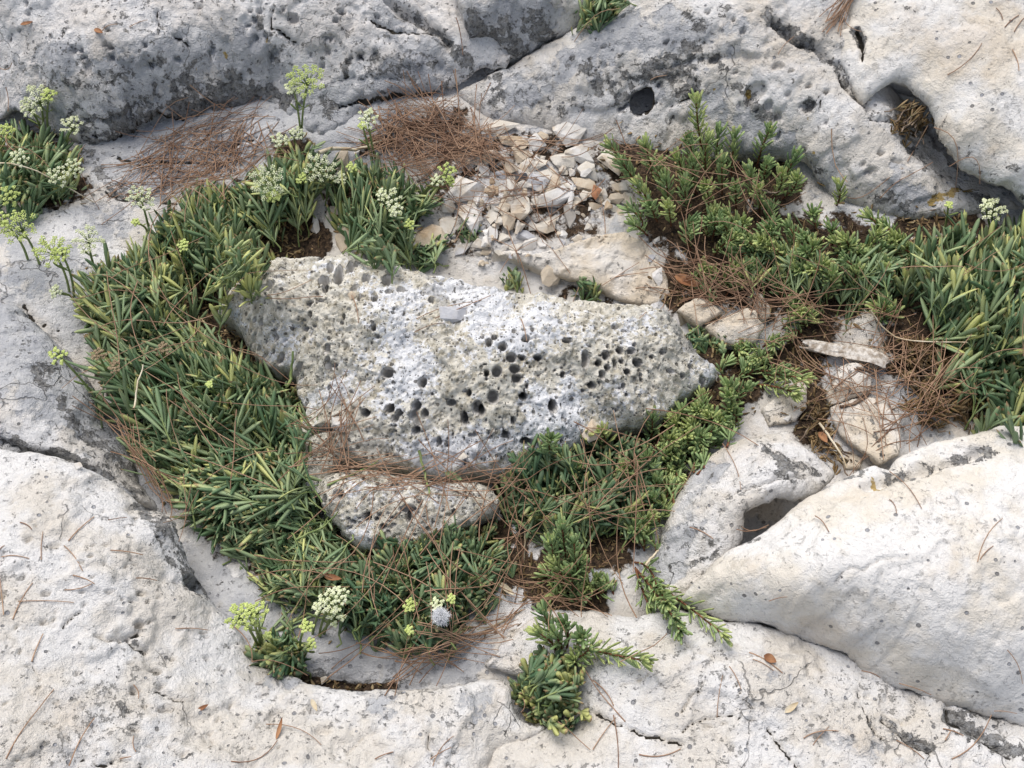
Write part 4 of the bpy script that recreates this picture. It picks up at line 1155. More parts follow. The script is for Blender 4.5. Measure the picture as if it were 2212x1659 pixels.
def golden(label, shoots, seed=1, L=(.013, .021), W=(.0031, .0043), group='golden samphire plants', lo=.12, bud=(), sp=.0017, mat=None):
    """shoots: (tip photo x, y, root photo x, y, lift of the tip above ground)"""
    rng = np.random.RandomState(seed)
    B_, D_, U_, L_, W_, C_, R_ = [], [], [], [], [], [], []
    st = []
    buds = []
    roots = []
    for i, (tx, ty, rx, ry, h) in enumerate(shoots):
        r0 = root_point((rx, ry))
        tp = hit(np.array([[tx, ty]]), None, h)[0]
        tp[2] -= .004
        roots.append(r0)
        mid = (r0 + tp) / 2 + np.array([rng.normal() * .006, rng.normal() * .006, .006])
        ts = np.linspace(0, 1, 9)
        P = np.array([(1 - f) ** 2 * r0 + 2 * f * (1 - f) * mid + f * f * tp for f in ts])
        st.append(P)
        ln = np.linalg.norm(np.diff(P, axis=0), axis=1).sum()
        ax = unit(np.gradient(P, axis=0))
        N = int(max(ln * (1 - lo), .018) / sp) + 9
        tint = rng.uniform(.3, .9)
        for j in range(N):
            f = lo + (1 - lo) * min(1.0, j / max(N - 9, 1))
            x = f * 8
            a = int(min(x, 7))
            b = P[a] + (P[a + 1] - P[a]) * (x - a)
            d = unit(ax[a] * (1 - (x - a)) + ax[a + 1] * (x - a))
            s = unit(np.cross(d, (.31, .2, .93)))
            u = np.cross(s, d)
            an = j * 2.399 + rng.uniform(-.3, .3)
            rd = unit(s * math.cos(an) + u * math.sin(an) + rng.normal(size=3) * .22)
            topness = max(0, (j - (N - 12)) / 12)
            el = (.80 + rng.uniform(-.2, .35)) + 1.1 * topness
            dl = unit(rd + d * el + np.array([0, 0, .18]))
            B_.append(b + rd * .0008); D_.append(dl); U_.append(d)
            L_.append(rng.uniform(*L) * (1 - .35 * topness) * (.75 + .25 * min(1, j / 8))); W_.append(rng.uniform(*W)); C_.append(rng.uniform(.02, .28))
            R_.append(np.clip(tint + rng.normal() * .1 + .15 * topness, 0, 1))
        if i in bud:
            buds.append((tp, ax[-1]))
    roots = np.array(roots)
    loc = np.array([roots[:, 0].mean(), roots[:, 1].mean(), roots[:, 2].min()])
    lv = leaves(np.array(B_), np.array(D_), np.array(U_), np.array(L_), np.array(W_), np.array(C_), np.array(R_), PRO_G, .6)
    root = empty('golden_samphire', loc, label, 'golden samphire', group)
    mesh_np('foliage', lv[0] - loc, lv[1], mat or M_GOLD, {'t': lv[2], 'rnd': lv[3]}, parent=root)
    for P in st:
        sv = tubes(P[None], .0014, 6, .75)
        mesh_np('stem', sv[0] - loc, sv[1], M_RED, {}, parent=root)
    for tp, ax in buds:
        c = tp + ax * .004
        C = np.array([c + unit(rng.normal(size=3)) * .0022 for _ in range(26)])
        bv = balls(C, .0012, rng.uniform(0, 1, 26))
        mesh_np('flower_bud', bv[0] - loc, bv[1], M_LIMEF, {'rnd': bv[3]}, parent=root)
    hput(lv[0], CMAP)
    return root


def auto_shoots(poly, n, seed, h=(.03, .06), root=(0, 45), spread=25, edge=40.):
    rng = np.random.RandomState(seed)
    q, e = sample_poly(poly, n, rng, edge)
    return [(x, y, x + root[0] + rng.normal() * spread, y + root[1] + rng.normal() * spread * .6, rng.uniform(*h) * (.5 + .5 * ee)) for (x, y), ee in zip(q, e)]


# ------------------------------------------------------------------ rock samphire
samphire('samphire with open white flower heads against the grey ledge at the left edge', [(-160, 300), (0, 262), (60, 262), (130, 290), (178, 330), (182, 375), (130, 415), (60, 445), (0, 450), (-160, 450)], 190, .06, (.05, .35), .6, .5, (.024, .036), (.004, .0056), seed=101,
         heads=[(80, 212, 92, 290, 44, 'w'), (105, 205, 105, 290, 20, 'g'), (62, 235, 92, 295, 24, 'w'), (155, 270, 148, 330, 30, 'w'), (14, 285, 25, 330, 22, 'g'), (42, 340, 50, 380, 24, 'w'), (160, 362, 150, 385, 24, 'w'), (125, 381, 120, 400, 28, 'w'), (20, 424, 30, 440, 28, 'g')])
samphire('upright samphire carrying the tallest lime flower head, behind the dark gap', [(480, 400), (560, 345), (620, 310), (690, 300), (735, 350), (725, 395), (650, 430), (600, 455), (560, 480), (500, 470)], 95, .075, (.05, .35), .7, .5, (.03, .042), (.0042, .0058), seed=102, ry=.25,
         heads=[(662, 172, 652, 300, 50, 'g'), (634, 190, 650, 300, 22, 'w'), (605, 303, 612, 350, 22, 'w'), (641, 288, 645, 320, 20, 'w'), (578, 392, 570, 455, 48, 'w'), (590, 425, 572, 460, 18, 'g'), (690, 362, 650, 425, 42, 'w'), (652, 386, 640, 425, 15, 'g'), (735, 385, 650, 430, 18, 'w')])
samphire('yellow tipped samphire on the upper left rim, between the needle drift and the dark gap', [(335, 470), (385, 420), (450, 380), (500, 400), (540, 450), (575, 480), (570, 560), (545, 610), (480, 640), (420, 610), (370, 560), (335, 520)], 175, .07, (.0, .40), .75, .4, (.028, .042), (.004, .0058), seed=103, ry=.3,
         heads=[(305, 427, 325, 510, 36, 'w'), (293, 480, 318, 505, 10, 'g'), (396, 530, 388, 600, 16, 'g')])
samphire('samphire hung with lime umbels over the pale rock at the left, above the widest bush', [(150, 600), (200, 560), (270, 520), (340, 500), (380, 560), (420, 610), (430, 660), (380, 720), (300, 750), (220, 740), (160, 700)], 150, .07, (-.18, .38), .65, .5, (.03, .044), (.0042, .006), seed=104, ry=.25,
         heads=[(40, 490, 85, 570, 48, 'g'), (5, 476, 60, 560, 26, 'g'), (112, 540, 150, 630, 46, 'g'), (190, 516, 205, 580, 40, 'w'), (120, 630, 160, 650, 18, 'w'), (130, 545, 160, 640, 24, 'g')])
samphire('widest bushy samphire, long blue green leaves spilling down the left side of the boulder', [(165, 800), (200, 720), (290, 700), (420, 690), (500, 740), (560, 790), (625, 830), (660, 880), (640, 930), (560, 940), (460, 950), (350, 950), (260, 900), (205, 850)], 330, .085, (-.22, .32), .5, .35, (.036, .054), (.0044, .0062), seed=105, jit=.28,
         heads=[(125, 768, 225, 880, 26, 'g'), (452, 830, 490, 905, 9, 'g'), (213, 766, 260, 860, 18, 'd'), (352, 755, 365, 840, 20, 'd'), (248, 792, 290, 880, 17, 'd')])
samphire('drooping samphire with browned leaf tips on the lower left slope below the widest bush', [(260, 900), (350, 930), (460, 930), (560, 930), (645, 920), (650, 1000), (650, 1080), (600, 1150), (540, 1190), (450, 1170), (390, 1110), (340, 1050), (290, 980)], 330, .07, (-.42, .05), .38, .5, (.032, .048), (.004, .0056), seed=106, jit=.36)
samphire('loose grey green samphire sprawling over smooth rock under the small honeycombed rock', [(530, 1180), (600, 1130), (680, 1090), (730, 1150), (770, 1220), (800, 1300), (760, 1340), (690, 1320), (620, 1320), (560, 1270)], 150, .05, (-.12, .1), .42, .6, (.028, .042), (.0034, .0046), seed=107, jit=.42,
         heads=[(715, 1296, 690, 1370, 34, 'w'), (735, 1285, 700, 1370, 24, 'w'), (690, 1310, 675, 1370, 20, 'w'), (725, 1330, 690, 1375, 28, 'w')])
samphire('dense dark small leaved samphire cushion at the bottom of the hollow beside the white fluff', [(700, 1250), (740, 1190), (820, 1165), (900, 1160), (1000, 1130), (1080, 1130), (1100, 1200), (1060, 1270), (1010, 1340), (960, 1390), (870, 1390), (780, 1360), (720, 1320)], 400, .06, (.0, .32), .7, .45, (.017, .028), (.0038, .0052), M_CRDK, pro=PRO_G, seed=108, jit=.4,
         heads=[(885, 1307, 880, 1345, 18, 'g'), (944, 1305, 940, 1345, 18, 'w'), (975, 1294, 975, 1330, 12, 'g'), (885, 1362, 885, 1395, 12, 'g')])
samphire('samphire with small white umbels between the needle heap and the loose stones', [(715, 380), (760, 350), (800, 335), (850, 330), (885, 350), (890, 400), (900, 460), (890, 520), (850, 555), (790, 545), (750, 500), (725, 440)], 125, .07, (.0, .36), .75, .35, (.028, .044), (.0038, .0054), seed=109,
         heads=[(795, 255, 812, 350, 28, 'w'), (783, 272, 805, 345, 12, 'g'), (845, 430, 850, 480, 30, 'w'), (855, 455, 850, 490, 18, 'w'), (825, 420, 835, 470, 16, 'w'), (885, 485, 885, 520, 14, 'g'), (760, 362, 765, 400, 14, 'g')])
samphire('lone samphire sprig stretching a lime umbel to the right over the loose stones', [(890, 430), (930, 410), (960, 425), (940, 460), (905, 470)], 16, .03, (.4, .1), .4, .3, (.024, .036), (.004, .0055), seed=110, edge=20, heads=[(967, 370, 905, 428, 26, 'g'), (945, 390, 905, 430, 18, 'w'), (973, 392, 910, 430, 14, 'g')])
samphire('tiny samphire sprig between white stones near the top of the boulder', [(1000, 500), (1030, 470), (1038, 480), (1015, 520)], 9, .03, (.1, .35), .7, .3, (.02, .032), (.004, .005), seed=111, edge=20, ry=.2)
samphire('small samphire sprig lying on pale stones just above the boulder ridge', [(880, 560), (920, 520), (960, 500), (975, 525), (940, 545), (900, 575)], 16, .02, (.2, .1), .4, .4, (.02, .032), (.004, .006), seed=112, edge=20)
samphire('little samphire pair of leaves peeping over the middle of the boulder ridge', [(1085, 600), (1100, 575), (1120, 580), (1112, 605)], 8, .03, (.1, .35), .7, .3, (.018, .028), (.0036, .005), seed=113, edge=20)
samphire('little blue samphire tuft tucked under the edge of the broad pale slab', [(1240, 630), (1255, 610), (1285, 605), (1290, 630)], 9, .025, (.15, .35), .7, .3, (.016, .026), (.0036, .005), seed=114, edge=20)
samphire('samphire growing in the rock crack at the top edge of the picture', [(1245, 50), (1255, 15), (1270, -40), (1345, -40), (1350, 10), (1310, 30), (1280, 50)], 55, .04, (-.1, .1), .6, .4, (.02, .03), (.0038, .0052), seed=115, ry=.2, edge=30)
samphire('dark samphire sheltering under the lower right side of the honeycombed boulder', [(1085, 1010), (1130, 960), (1200, 960), (1260, 935), (1330, 940), (1390, 920), (1430, 960), (1440, 1040), (1420, 1110), (1350, 1130), (1250, 1150), (1150, 1150), (1095, 1100)], 280, .06, (.05, .32), .65, .45, (.020, .034), (.0036, .005), M_CRDK, pro=PRO_G, seed=116, jit=.4)
samphire('tall dense samphire filling the right edge, leaning over dry brown growth', [(1940, 560), (1985, 510), (2060, 470), (2120, 475), (2230, 470), (2400, 480), (2400, 700), (2230, 760), (2160, 800), (2080, 790), (2050, 740), (2100, 680), (2060, 640), (1980, 620)], 360, .09, (.18, .42), .65, .3, (.036, .052), (.0046, .0064), seed=117, jit=.27, ry=.2,
         heads=[(2145, 452, 2150, 520, 34, 'w'), (2130, 440, 2145, 515, 16, 'w'), (2050, 442, 2040, 500, 10, 'g')])
samphire('lower samphire at the right edge with orange tipped leaves beside the dry brown growth', [(2080, 790), (2150, 770), (2230, 740), (2400, 720), (2400, 900), (2240, 905), (2190, 920), (2140, 905), (2110, 860)], 150, .06, (.05, .35), .6, .4, (.03, .044), (.0044, .006), M_CRDK, seed=118, jit=.32, ry=.3)
samphire('crevice samphire with fleshy orange tinged leaves at the bottom, under a golden shoot', [(1105, 1500), (1120, 1440), (1160, 1400), (1220, 1410), (1265, 1440), (1280, 1500), (1270, 1550), (1210, 1590), (1150, 1560)], 95, .05, (.0, .22), .6, .8, (.014, .023), (.0050, .0068), M_CRDK, pro=PRO_G, seed=119, jit=.4, ry=.3)
samphire('small crevice samphire with two lime umbels in the rock rim at the bottom left', [(535, 1410), (560, 1380), (610, 1365), (660, 1385), (680, 1420), (660, 1450), (600, 1450), (555, 1440)], 60, .04, (.0, .2), .6, .8, (.013, .021), (.0042, .0058), M_CRDK, pro=PRO_G, seed=120, ry=.25, edge=30,
         heads=[(518, 1335, 560, 1400, 38, 'g'), (555, 1325, 572, 1400, 32, 'g'), (537, 1320, 565, 1400, 22, 'g'), (662, 1352, 650, 1420, 18, 'g'), (671, 1391, 655, 1425, 16, 'g'), (578, 1372, 580, 1410, 10, 'g')])
samphire('three leaved samphire sprig at the right shoulder of the honeycombed boulder', [(1485, 730), (1490, 705), (1520, 705), (1528, 735), (1505, 745)], 16, .025, (-.05, .3), .6, .5, (.014, .022), (.004, .0056), seed=121, edge=20, ry=.25)
samphire('tiny grey samphire sprig against the pink stained stone', [(1538, 745), (1545, 725), (1565, 730), (1560, 760)], 8, .02, (0, .3), .6, .4, (.014, .02), (.0034, .0046), seed=122, edge=20)
samphire('grey green samphire sprays mixed with the golden shoots in the belt at the right', [(1590, 540), (1640, 500), (1720, 480), (1800, 510), (1860, 500), (1960, 520), (2000, 560), (1960, 620), (1880, 640), (1780, 620), (1700, 610), (1620, 600)], 130, .05, (.1, .35), .55, .4, (.024, .038), (.0034, .0046), seed=123, jit=.4, ry=.15)

# ------------------------------------------------------------------ golden samphire
golden('golden samphire shoots leaning left over the loose stones', [(1320, 313, 1375, 400, .05), (1345, 350, 1385, 420, .05), (1395, 312, 1410, 380, .06), (1425, 352, 1435, 430, .06), (1405, 440, 1420, 480, .05), (1372, 484, 1400, 510, .03), (1440, 385, 1445, 450, .06), (1380, 395, 1400, 450, .05), (1362, 450, 1390, 490, .03), (1445, 445, 1450, 490, .05)], 201)
golden('tallest golden samphire shoot with its neighbours, standing against the ledge', [(1505, 216, 1518, 330, .09), (1488, 300, 1495, 380, .07), (1530, 300, 1530, 380, .06), (1555, 283, 1555, 370, .06), (1588, 290, 1580, 380, .06), (1500, 345, 1505, 420, .06), (1560, 345, 1560, 420, .06), (1480, 395, 1490, 460, .05), (1525, 400, 1530, 460, .05), (1465, 340, 1480, 410, .05)], 202)
golden('golden samphire shoots under the lip of the cream ledge at the right', [(1662, 280, 1635, 360, .07), (1718, 335, 1680, 410, .06), (1722, 385, 1690, 430, .05), (1620, 365, 1620, 430, .06), (1660, 350, 1650, 410, .06), (1690, 375, 1670, 430, .06), (1590, 400, 1590, 450, .05), (1640, 410, 1640, 460, .05), (1815, 400, 1806, 445, .04)], 203)
golden('matted golden samphire in the left half of the right hand belt', auto_shoots([(1470, 470), (1530, 440), (1600, 430), (1680, 450), (1700, 520), (1680, 600), (1620, 600), (1560, 610), (1500, 590), (1475, 530)], 34, 5), 204)
golden('matted golden samphire in the right half of the belt, near the tall samphire', auto_shoots([(1690, 470), (1760, 450), (1840, 450), (1920, 470), (1960, 520), (1960, 600), (1880, 620), (1780, 640), (1710, 620)], 36, 6), 205)
golden('single bright golden samphire rosette on its own, above the gully of stones', [(1915, 655, 1905, 690, .035), (1895, 660, 1905, 690, .03), (1932, 668, 1910, 690, .025), (1910, 640, 1905, 685, .03)], 206)
golden('creeping golden samphire between the driftwood stick and the boulder', auto_shoots([(1560, 760), (1640, 740), (1700, 700), (1730, 720), (1720, 760), (1640, 790), (1580, 800)], 14, 7, (.02, .04), (-10, 25), 15), 207, L=(.012, .018))
golden('dark golden samphire trailing down the gully from the belt', auto_shoots([(1690, 640), (1760, 640), (1770, 690), (1730, 710), (1700, 690)], 8, 8, (.02, .04), (0, 25), 15), 208)
golden('pale golden samphire shoot pointing right across the small cream rock', [(1735, 815, 1640, 815, .035), (1690, 800, 1620, 800, .03), (1715, 845, 1630, 830, .03)], 209)
golden('band of golden samphire along the right foot of the boulder', auto_shoots([(1400, 920), (1470, 880), (1540, 820), (1590, 800), (1620, 840), (1590, 900), (1560, 960), (1500, 1000), (1430, 990)], 40, 9, (.03, .05), (-5, 30), 18), 210)
golden('golden samphire in the lower shade between the dark samphire and the lichened rock', auto_shoots([(1360, 1040), (1430, 1000), (1490, 1000), (1470, 1060), (1440, 1120), (1400, 1170), (1350, 1160)], 20, 10, (.03, .045), (-5, 30), 15), 211)
golden('upright golden samphire shoot with a dry seed head, over the needle litter', [(1215, 1140, 1225, 1260, .08), (1190, 1170, 1215, 1260, .07), (1240, 1170, 1232, 1265, .07), (1200, 1220, 1215, 1290, .05), (1255, 1215, 1240, 1280, .05), (1230, 1235, 1235, 1290, .05)], 212, bud=(1,))
golden('trailing golden samphire whose reddish stem ends in a green bud on the pale boulder', [(1560, 1366, 1380, 1240, .02), (1455, 1330, 1375, 1230, .035), (1420, 1270, 1370, 1215, .04), (1400, 1300, 1372, 1225, .035), (1440, 1300, 1385, 1240, .04), (1470, 1360, 1400, 1270, .03)], 213, bud=(0,), lo=.2, sp=.0026)
golden('golden samphire above the bottom crevice plant, one red stem reaching right to a bud', [(1388, 1424, 1240, 1395, .03), (1175, 1325, 1215, 1400, .05), (1220, 1345, 1225, 1400, .05), (1255, 1375, 1235, 1410, .045), (1200, 1370, 1215, 1410, .045), (1275, 1400, 1240, 1420, .035), (1165, 1365, 1200, 1410, .04), (1240, 1425, 1240, 1440, .03)], 214, bud=(0,))
golden('short golden samphire shoots in the needles by the foot of the tall upright shoot', auto_shoots([(1160, 1230), (1260, 1250), (1320, 1200), (1370, 1130), (1390, 1180), (1300, 1280), (1180, 1280)], 12, 12, (.015, .03), (0, 20), 15), 215)
golden('few golden samphire shoots rising from the dark samphire below the boulder', [(1190, 945, 1195, 1010, .06), (1410, 900, 1405, 960, .05), (1350, 1010, 1345, 1060, .06), (1300, 930, 1300, 990, .05), (1400, 985, 1395, 1030, .05), (1250, 1010, 1250, 1060, .05)], 216)

# dead growth
samphire('dead brown samphire matted with needles beside the tall samphire on the right', [(1960, 720), (2050, 740), (2090, 800), (2130, 870), (2060, 920), (1980, 920), (1950, 850), (1960, 780)], 150, .03, (.0, .1), .35, .6, (.012, .022), (.0022, .0034), M_DRY, seed=130, jit=.6, group='dead samphire', cat='dead plant', name='dried_samphire')
samphire('dead samphire scraps along the dark gap left of the gully stones', [(1740, 870), (1790, 880), (1800, 940), (1840, 1000), (1800, 1010), (1760, 960), (1745, 920)], 40, .015, (.0, .1), .3, .6, (.010, .018), (.002, .003), M_DRY, seed=131, jit=.6, group='dead samphire', edge=20, cat='dead plant', name='dried_samphire')
samphire('withered brown tuft in the cavity under the overhanging slab', [(1930, 260), (1960, 225), (1990, 220), (2000, 260), (1980, 300), (1950, 290)], 30, .02, (.0, .1), .3, .6, (.010, .018), (.002, .003), M_DRY, seed=132, jit=.6, group='dead samphire', edge=20, cat='dead plant', name='dried_samphire')

# ------------------------------------------------------------------ loose stones
def hull_stone(rng, sx, sy, sz, npts=13, bev=.055, cuts=4):
    """angular broken limestone: a squashed random hull with some faces knocked flat and slightly worn edges"""
    P = unit(rng.normal(size=(npts, 3))) * rng.uniform(.82, 1.0, (npts, 1))
    for _ in range(cuts):
        a = unit(rng.normal(size=3))
        d = P @ a
        lim = rng.uniform(.45, .7)
        m = d > lim
        P[m] -= a * (d[m] - lim)[:, None]
    P = P / np.abs(P).max(0)
    bm = bmesh.new()
    for p in P: bm.verts.new((p[0] * sx, p[1] * sy, p[2] * sz))
    r = bmesh.ops.convex_hull(bm, input=bm.verts)
    bmesh.ops.delete(bm, geom=[v for v in bm.verts if not v.link_faces], context='VERTS')
    bmesh.ops.dissolve_limit(bm, angle_limit=R(14), verts=bm.verts, edges=bm.edges)
    bmesh.ops.bevel(bm, geom=list(bm.edges), offset=bev * min(sx, sy, sz), segments=2, profile=.6, affect='EDGES', clamp_overlap=True)
    bmesh.ops.triangulate(bm, faces=bm.faces)
    if max(sx, sy) > .007:
        bmesh.ops.subdivide_edges(bm, edges=[e for e in bm.edges if e.calc_length() > max(sx, sy) * .28], cuts=1)
        co = np.array([v.co[:] for v in bm.verts])
        n = fbm(co + rng.uniform(0, 9, 3), 90, 3, 3)
        for v, k in zip(bm.verts, n): v.co += v.co.normalized() * float(k) * min(sx, sy, sz) * .14
    return bm


def stone_mat(name, a, b, stain, off):
    k = NT(name)
    p = k.pos(off, .008, 60)
    n, n2 = k.noise(p, 32, 6, .65), k.noise(p, 190, 5, .7)
    o = k.n('ShaderNodeObjectInfo').outputs['Random']
    col = k.mix(k.step(n, .36, .64), a, b)
    col = k.mix(k.math('MULTIPLY', k.step(k.math('ADD', k.noise(p, 24, 5, .6), k.math('MULTIPLY', o, .16)), .58, .74), .6), col, stain)
    col = k.mix(k.math('MULTIPLY', k.step(n2, .6, .75), .4), col, (.25, .20, .14))
    col = k.mix(k.math('MULTIPLY', k.step(k.noise(p, 70, 6, .7), .66, .72), .7), col, (.12, .11, .10))
    h = k.math('ADD', k.math('MULTIPLY', n, 1.2), k.math('MULTIPLY', n2, .6))
    return k.done(col, .88, k.bump(h, .0022, .8), .15)


SM = {'w': stone_mat('white_chip', (.60, .57, .52), (.72, .70, .67), (.50, .40, .27), (0, 0, 0)),
      'c': stone_mat('cream_chip', (.58, .53, .45), (.69, .65, .58), (.45, .33, .20), (4, 1, 2)),
      't': stone_mat('tan_chip', (.48, .40, .30), (.60, .52, .41), (.38, .26, .15), (8, 3, 1)),
      'g': stone_mat('grey_chip', (.40, .40, .42), (.53, .53, .54), (.44, .38, .29), (2, 6, 5)),
      'k': stone_mat('dark_chip', (.07, .07, .075), (.16, .155, .15), (.2, .17, .13), (2, 9, 5)),
      'b': stone_mat('brick_chip', (.30, .13, .07), (.40, .20, .11), (.25, .12, .07), (1, 9, 5))}
X2, Y2 = 735.5, 0.0                     # big loose stones, read off one enlarged crop of the photo: centre, width, height, tilt, colour, label
BIG = """670,712,135,150,20,w|pale wedge shaped stone alone on the needle drift below the ledge crack
735,668,55,60,0,w|small white stone touching the pale wedge shaped stone on the needles
1035,838,235,105,-6,c|smooth oval pale stone at the top of the loose heap
1465,882,205,155,10,w|biggest white block of the heap, below the round hole
1285,940,140,95,15,w|white brick shaped stone left of the biggest white block
1100,912,195,60,-8,t|flat tan flake under the smooth oval stone
1160,942,95,62,5,t|brown stone beneath the flat tan flake
1300,880,75,48,10,t|small tan stone above the white brick shaped stone
1540,1010,180,125,15,w|white six sided block below the biggest white block
1430,1035,155,115,20,c|two toned cream stone left of the white six sided block
1245,1068,185,92,-8,c|wide cream wedge in the middle of the heap
1155,1005,120,105,35,t|rough tan brown stone above the wide cream wedge
1105,1088,85,75,0,t|rounded tan stone left of the wide cream wedge
1605,1122,165,120,25,c|cream stone with orange stain carrying a small white chip
1735,1080,120,185,-10,c|tall cream stone against the golden samphire
1585,1108,66,72,20,w|small white chip lying on the orange stained stone
925,1102,72,95,-15,w|white stone standing upright left of the heap
1280,1168,128,140,15,g|blue grey block in the middle of the heap
1165,1162,100,66,5,k|blackened stone left of the blue grey block
1372,1130,75,125,-15,c|narrow cream stone right of the blue grey block
1038,1132,85,48,10,g|thin grey chip left of the blackened stone
1080,1172,75,66,20,w|little white chip below the thin grey chip
1035,1205,62,66,0,c|cream chip left of the heap centre
1100,1212,66,85,-25,c|leaning cream chip below the blackened stone
1180,1200,105,42,10,c|slim cream sliver below the blackened stone
1186,1262,42,95,0,t|orange tan splinter standing below the slim cream sliver
1330,1235,108,112,30,t|grey tan block under the blue grey block
1572,1205,165,85,38,t|long orange tan stone pointing down to the right
1378,1272,205,120,-18,w|large flat white triangular stone low in the heap
1484,1255,38,165,8,w|pale stick like splinter leaning on the flat triangular stone
790,1240,235,155,10,w|broad white stone beside the samphire at the left of the heap
690,1345,92,92,0,w|white stone partly under the samphire left of the heap
850,1420,185,180,20,w|large white stone behind the tiny green sprig
995,1300,68,64,10,w|small square white stone left of the tan block
1065,1335,80,115,5,t|upright tan block beside the orange stained pentagon
1162,1350,145,130,15,c|orange stained pentagonal stone low in the heap
1480,1400,98,150,-12,g|grey beige slab tilted on end at the lower right of the heap
1250,1312,66,56,0,c|small cream stone above the pentagonal stone
1360,1366,76,46,0,k|dark speckled chip near the foot of the heap
985,1400,72,95,15,c|cream stone beside the tiny green sprig
1082,1432,92,98,0,t|tan stone under the upright tan block
1140,1462,48,72,15,w|slender white stone near the foot of the heap
1312,1470,140,82,-5,c|cream loaf shaped stone at the foot of the heap
1222,1572,88,92,10,w|white kite shaped stone resting on the edge of the broad slab
1128,1592,90,52,0,c|flat cream stone left of the white kite shaped stone
1300,1572,72,62,10,w|white stone right of the kite shaped stone
1180,1528,135,55,8,g|flat grey flake above the kite shaped stone
1055,1545,72,72,0,c|cream stone at the upper left of the broad slab
1520,1540,72,42,-20,w|white shard on the broad slab
930,1570,88,72,10,w|white stone close above the boulder ridge
780,1612,92,62,-20,g|grey stone hard against the boulder ridge
1930,1512,62,50,0,c|lone cream stone in front of the golden samphire
1790,1222,120,78,15,c|flat cream flake at the right end of the heap
1760,1282,120,62,8,t|tan flake under the flat cream flake
1842,1292,105,82,-10,c|cream stone at the right end below the tan flake
1700,1250,42,74,0,w|narrow white chip beside the brick red chip
1650,1240,66,92,10,b|brick red chip in the heap
1572,1282,52,64,0,c|small cream chip left of the brick red chip
1650,1332,92,52,12,t|tan chip below the brick red chip
1720,1342,62,62,0,t|squarish tan chip at the lower right of the heap
585,1545,185,125,8,t|big tan stone under the drooping lone sprig
685,1455,102,122,0,c|cream stone between samphire and the white stones
95,1560,120,185,-25,c|cream wedge wedged behind the boulder ridge
22,1545,95,140,0,t|brown orange stone in the dark gap behind the boulder
20,1062,95,170,0,t|tan stone hiding behind the upright samphire
950,1000,115,105,-20,c|cream stone half buried in needles
-155,1485,62,130,-18,w|white elongated stone standing in the dark gap
-50,1418,88,130,20,w|broad white stone leaning in the dark gap
2060,1782,90,110,20,w|chipped white stone at the right end of the broad slab
1340,1802,130,110,15,t|knobbly tan stone between slab and boulder ridge
740,2030,185,90,-18,g|pale grey pointed stone lying on top of the honeycombed boulder
1,2737,110,85,0,w|pale smooth stone buried in needles below the boulder
1610,2790,150,110,-35,c|cream fragment showing between boulder and dark samphire"""
rng = np.random.RandomState(31)
GS = 'loose stones in the hollow'


def put_stone(vx, vy, wv, hv, tilt, colr, label, rng, tall=.48):
    p = hit(np.array([[vx, vy]]))[0]
    k = px_at(p)
    sx, sy = wv * k * .60, hv * k * .60 * 1.12
    sz = max(min(sx, sy) * tall, .0022)
    bm = hull_stone(rng, sx, sy, sz, npts=14 if max(wv, hv) > 25 else 10)
    me = bpy.data.meshes.new('stone')
    bm.to_mesh(me)
    bm.free()
    me.materials.append(SM[colr])
    o = bpy.data.objects.new('stone', me)
    COL.objects.link(o)
    o.rotation_euler = (R(rng.uniform(2, 30)), R(rng.uniform(-20, 20)), R(-tilt))
    xs = p[0] + np.array([-.5, 0, .5, 0, 0]) * sx
    ys = p[1] + np.array([0, -.5, 0, .5, 0]) * sy
    base = np.median(hget(xs, ys))
    o.location = (p[0], p[1], base + sz * .32)
    tag(o, label, 'stone', GS)
    V = np.array([v.co[:] for v in me.vertices])
    M = np.array(o.rotation_euler.to_matrix())
    Wd = V @ M.T + np.array(o.location)
    hput(Wd)
    g = np.linspace(-.7, .7, 7)
    for a in g:
        for b in g:
            if a * a + b * b < .5:
                hput(np.array([[p[0] + a * sx, p[1] + b * sy, base + sz * (1.0 - (a * a + b * b) * .6)]]))
    hput(Wd, CMAP)
    return o


# small chips first, so that the large stones lie on top of them
HEAP = [(905, 415), (960, 370), (1030, 290), (1140, 290), (1230, 290), (1310, 330), (1350, 420), (1370, 470), (1300, 520), (1220, 545), (1130, 560), (1030, 585), (980, 575), (960, 540), (930, 480)]
q, e = sample_poly(HEAP, 170, rng, 60)
for (x, y), ee in zip(q, e):
    s = rng.uniform(9, 24) * (.6 + .5 * ee)
    c = rng.choice(list('wccttgc'))
    put_stone(x, y, s * rng.uniform(.8, 1.4), s * rng.uniform(.6, 1.0), rng.uniform(-60, 60), c,
              {'w': 'little white chip in the loose stone heap', 'c': 'little cream chip in the loose stone heap', 't': 'little tan chip in the loose stone heap', 'g': 'little grey chip in the loose stone heap'}[c], rng)
for x, y in [(170, 1010), (330, 985), (760, 640), (1000, 985), (1805, 960), (1660, 750), (1700, 905), (1745, 590), (1890, 740), (560, 1480), (1620, 600), (700, 1470), (1960, 310), (770, 330), (1480, 640), (1420, 520), (1405, 560)]:
    put_stone(x, y, rng.uniform(12, 26), rng.uniform(10, 18), rng.uniform(-60, 60), rng.choice(list('wcg')), 'stray pale chip lying away from the stone heap', rng)
for ln in BIG.split('\n'):
    d, lb = ln.split('|')
    a = d.split(',')
    put_stone(X2 + float(a[0]) * .335, Y2 + float(a[1]) * .335, float(a[2]) * .335, float(a[3]) * .335, float(a[4]), a[5], lb, rng)

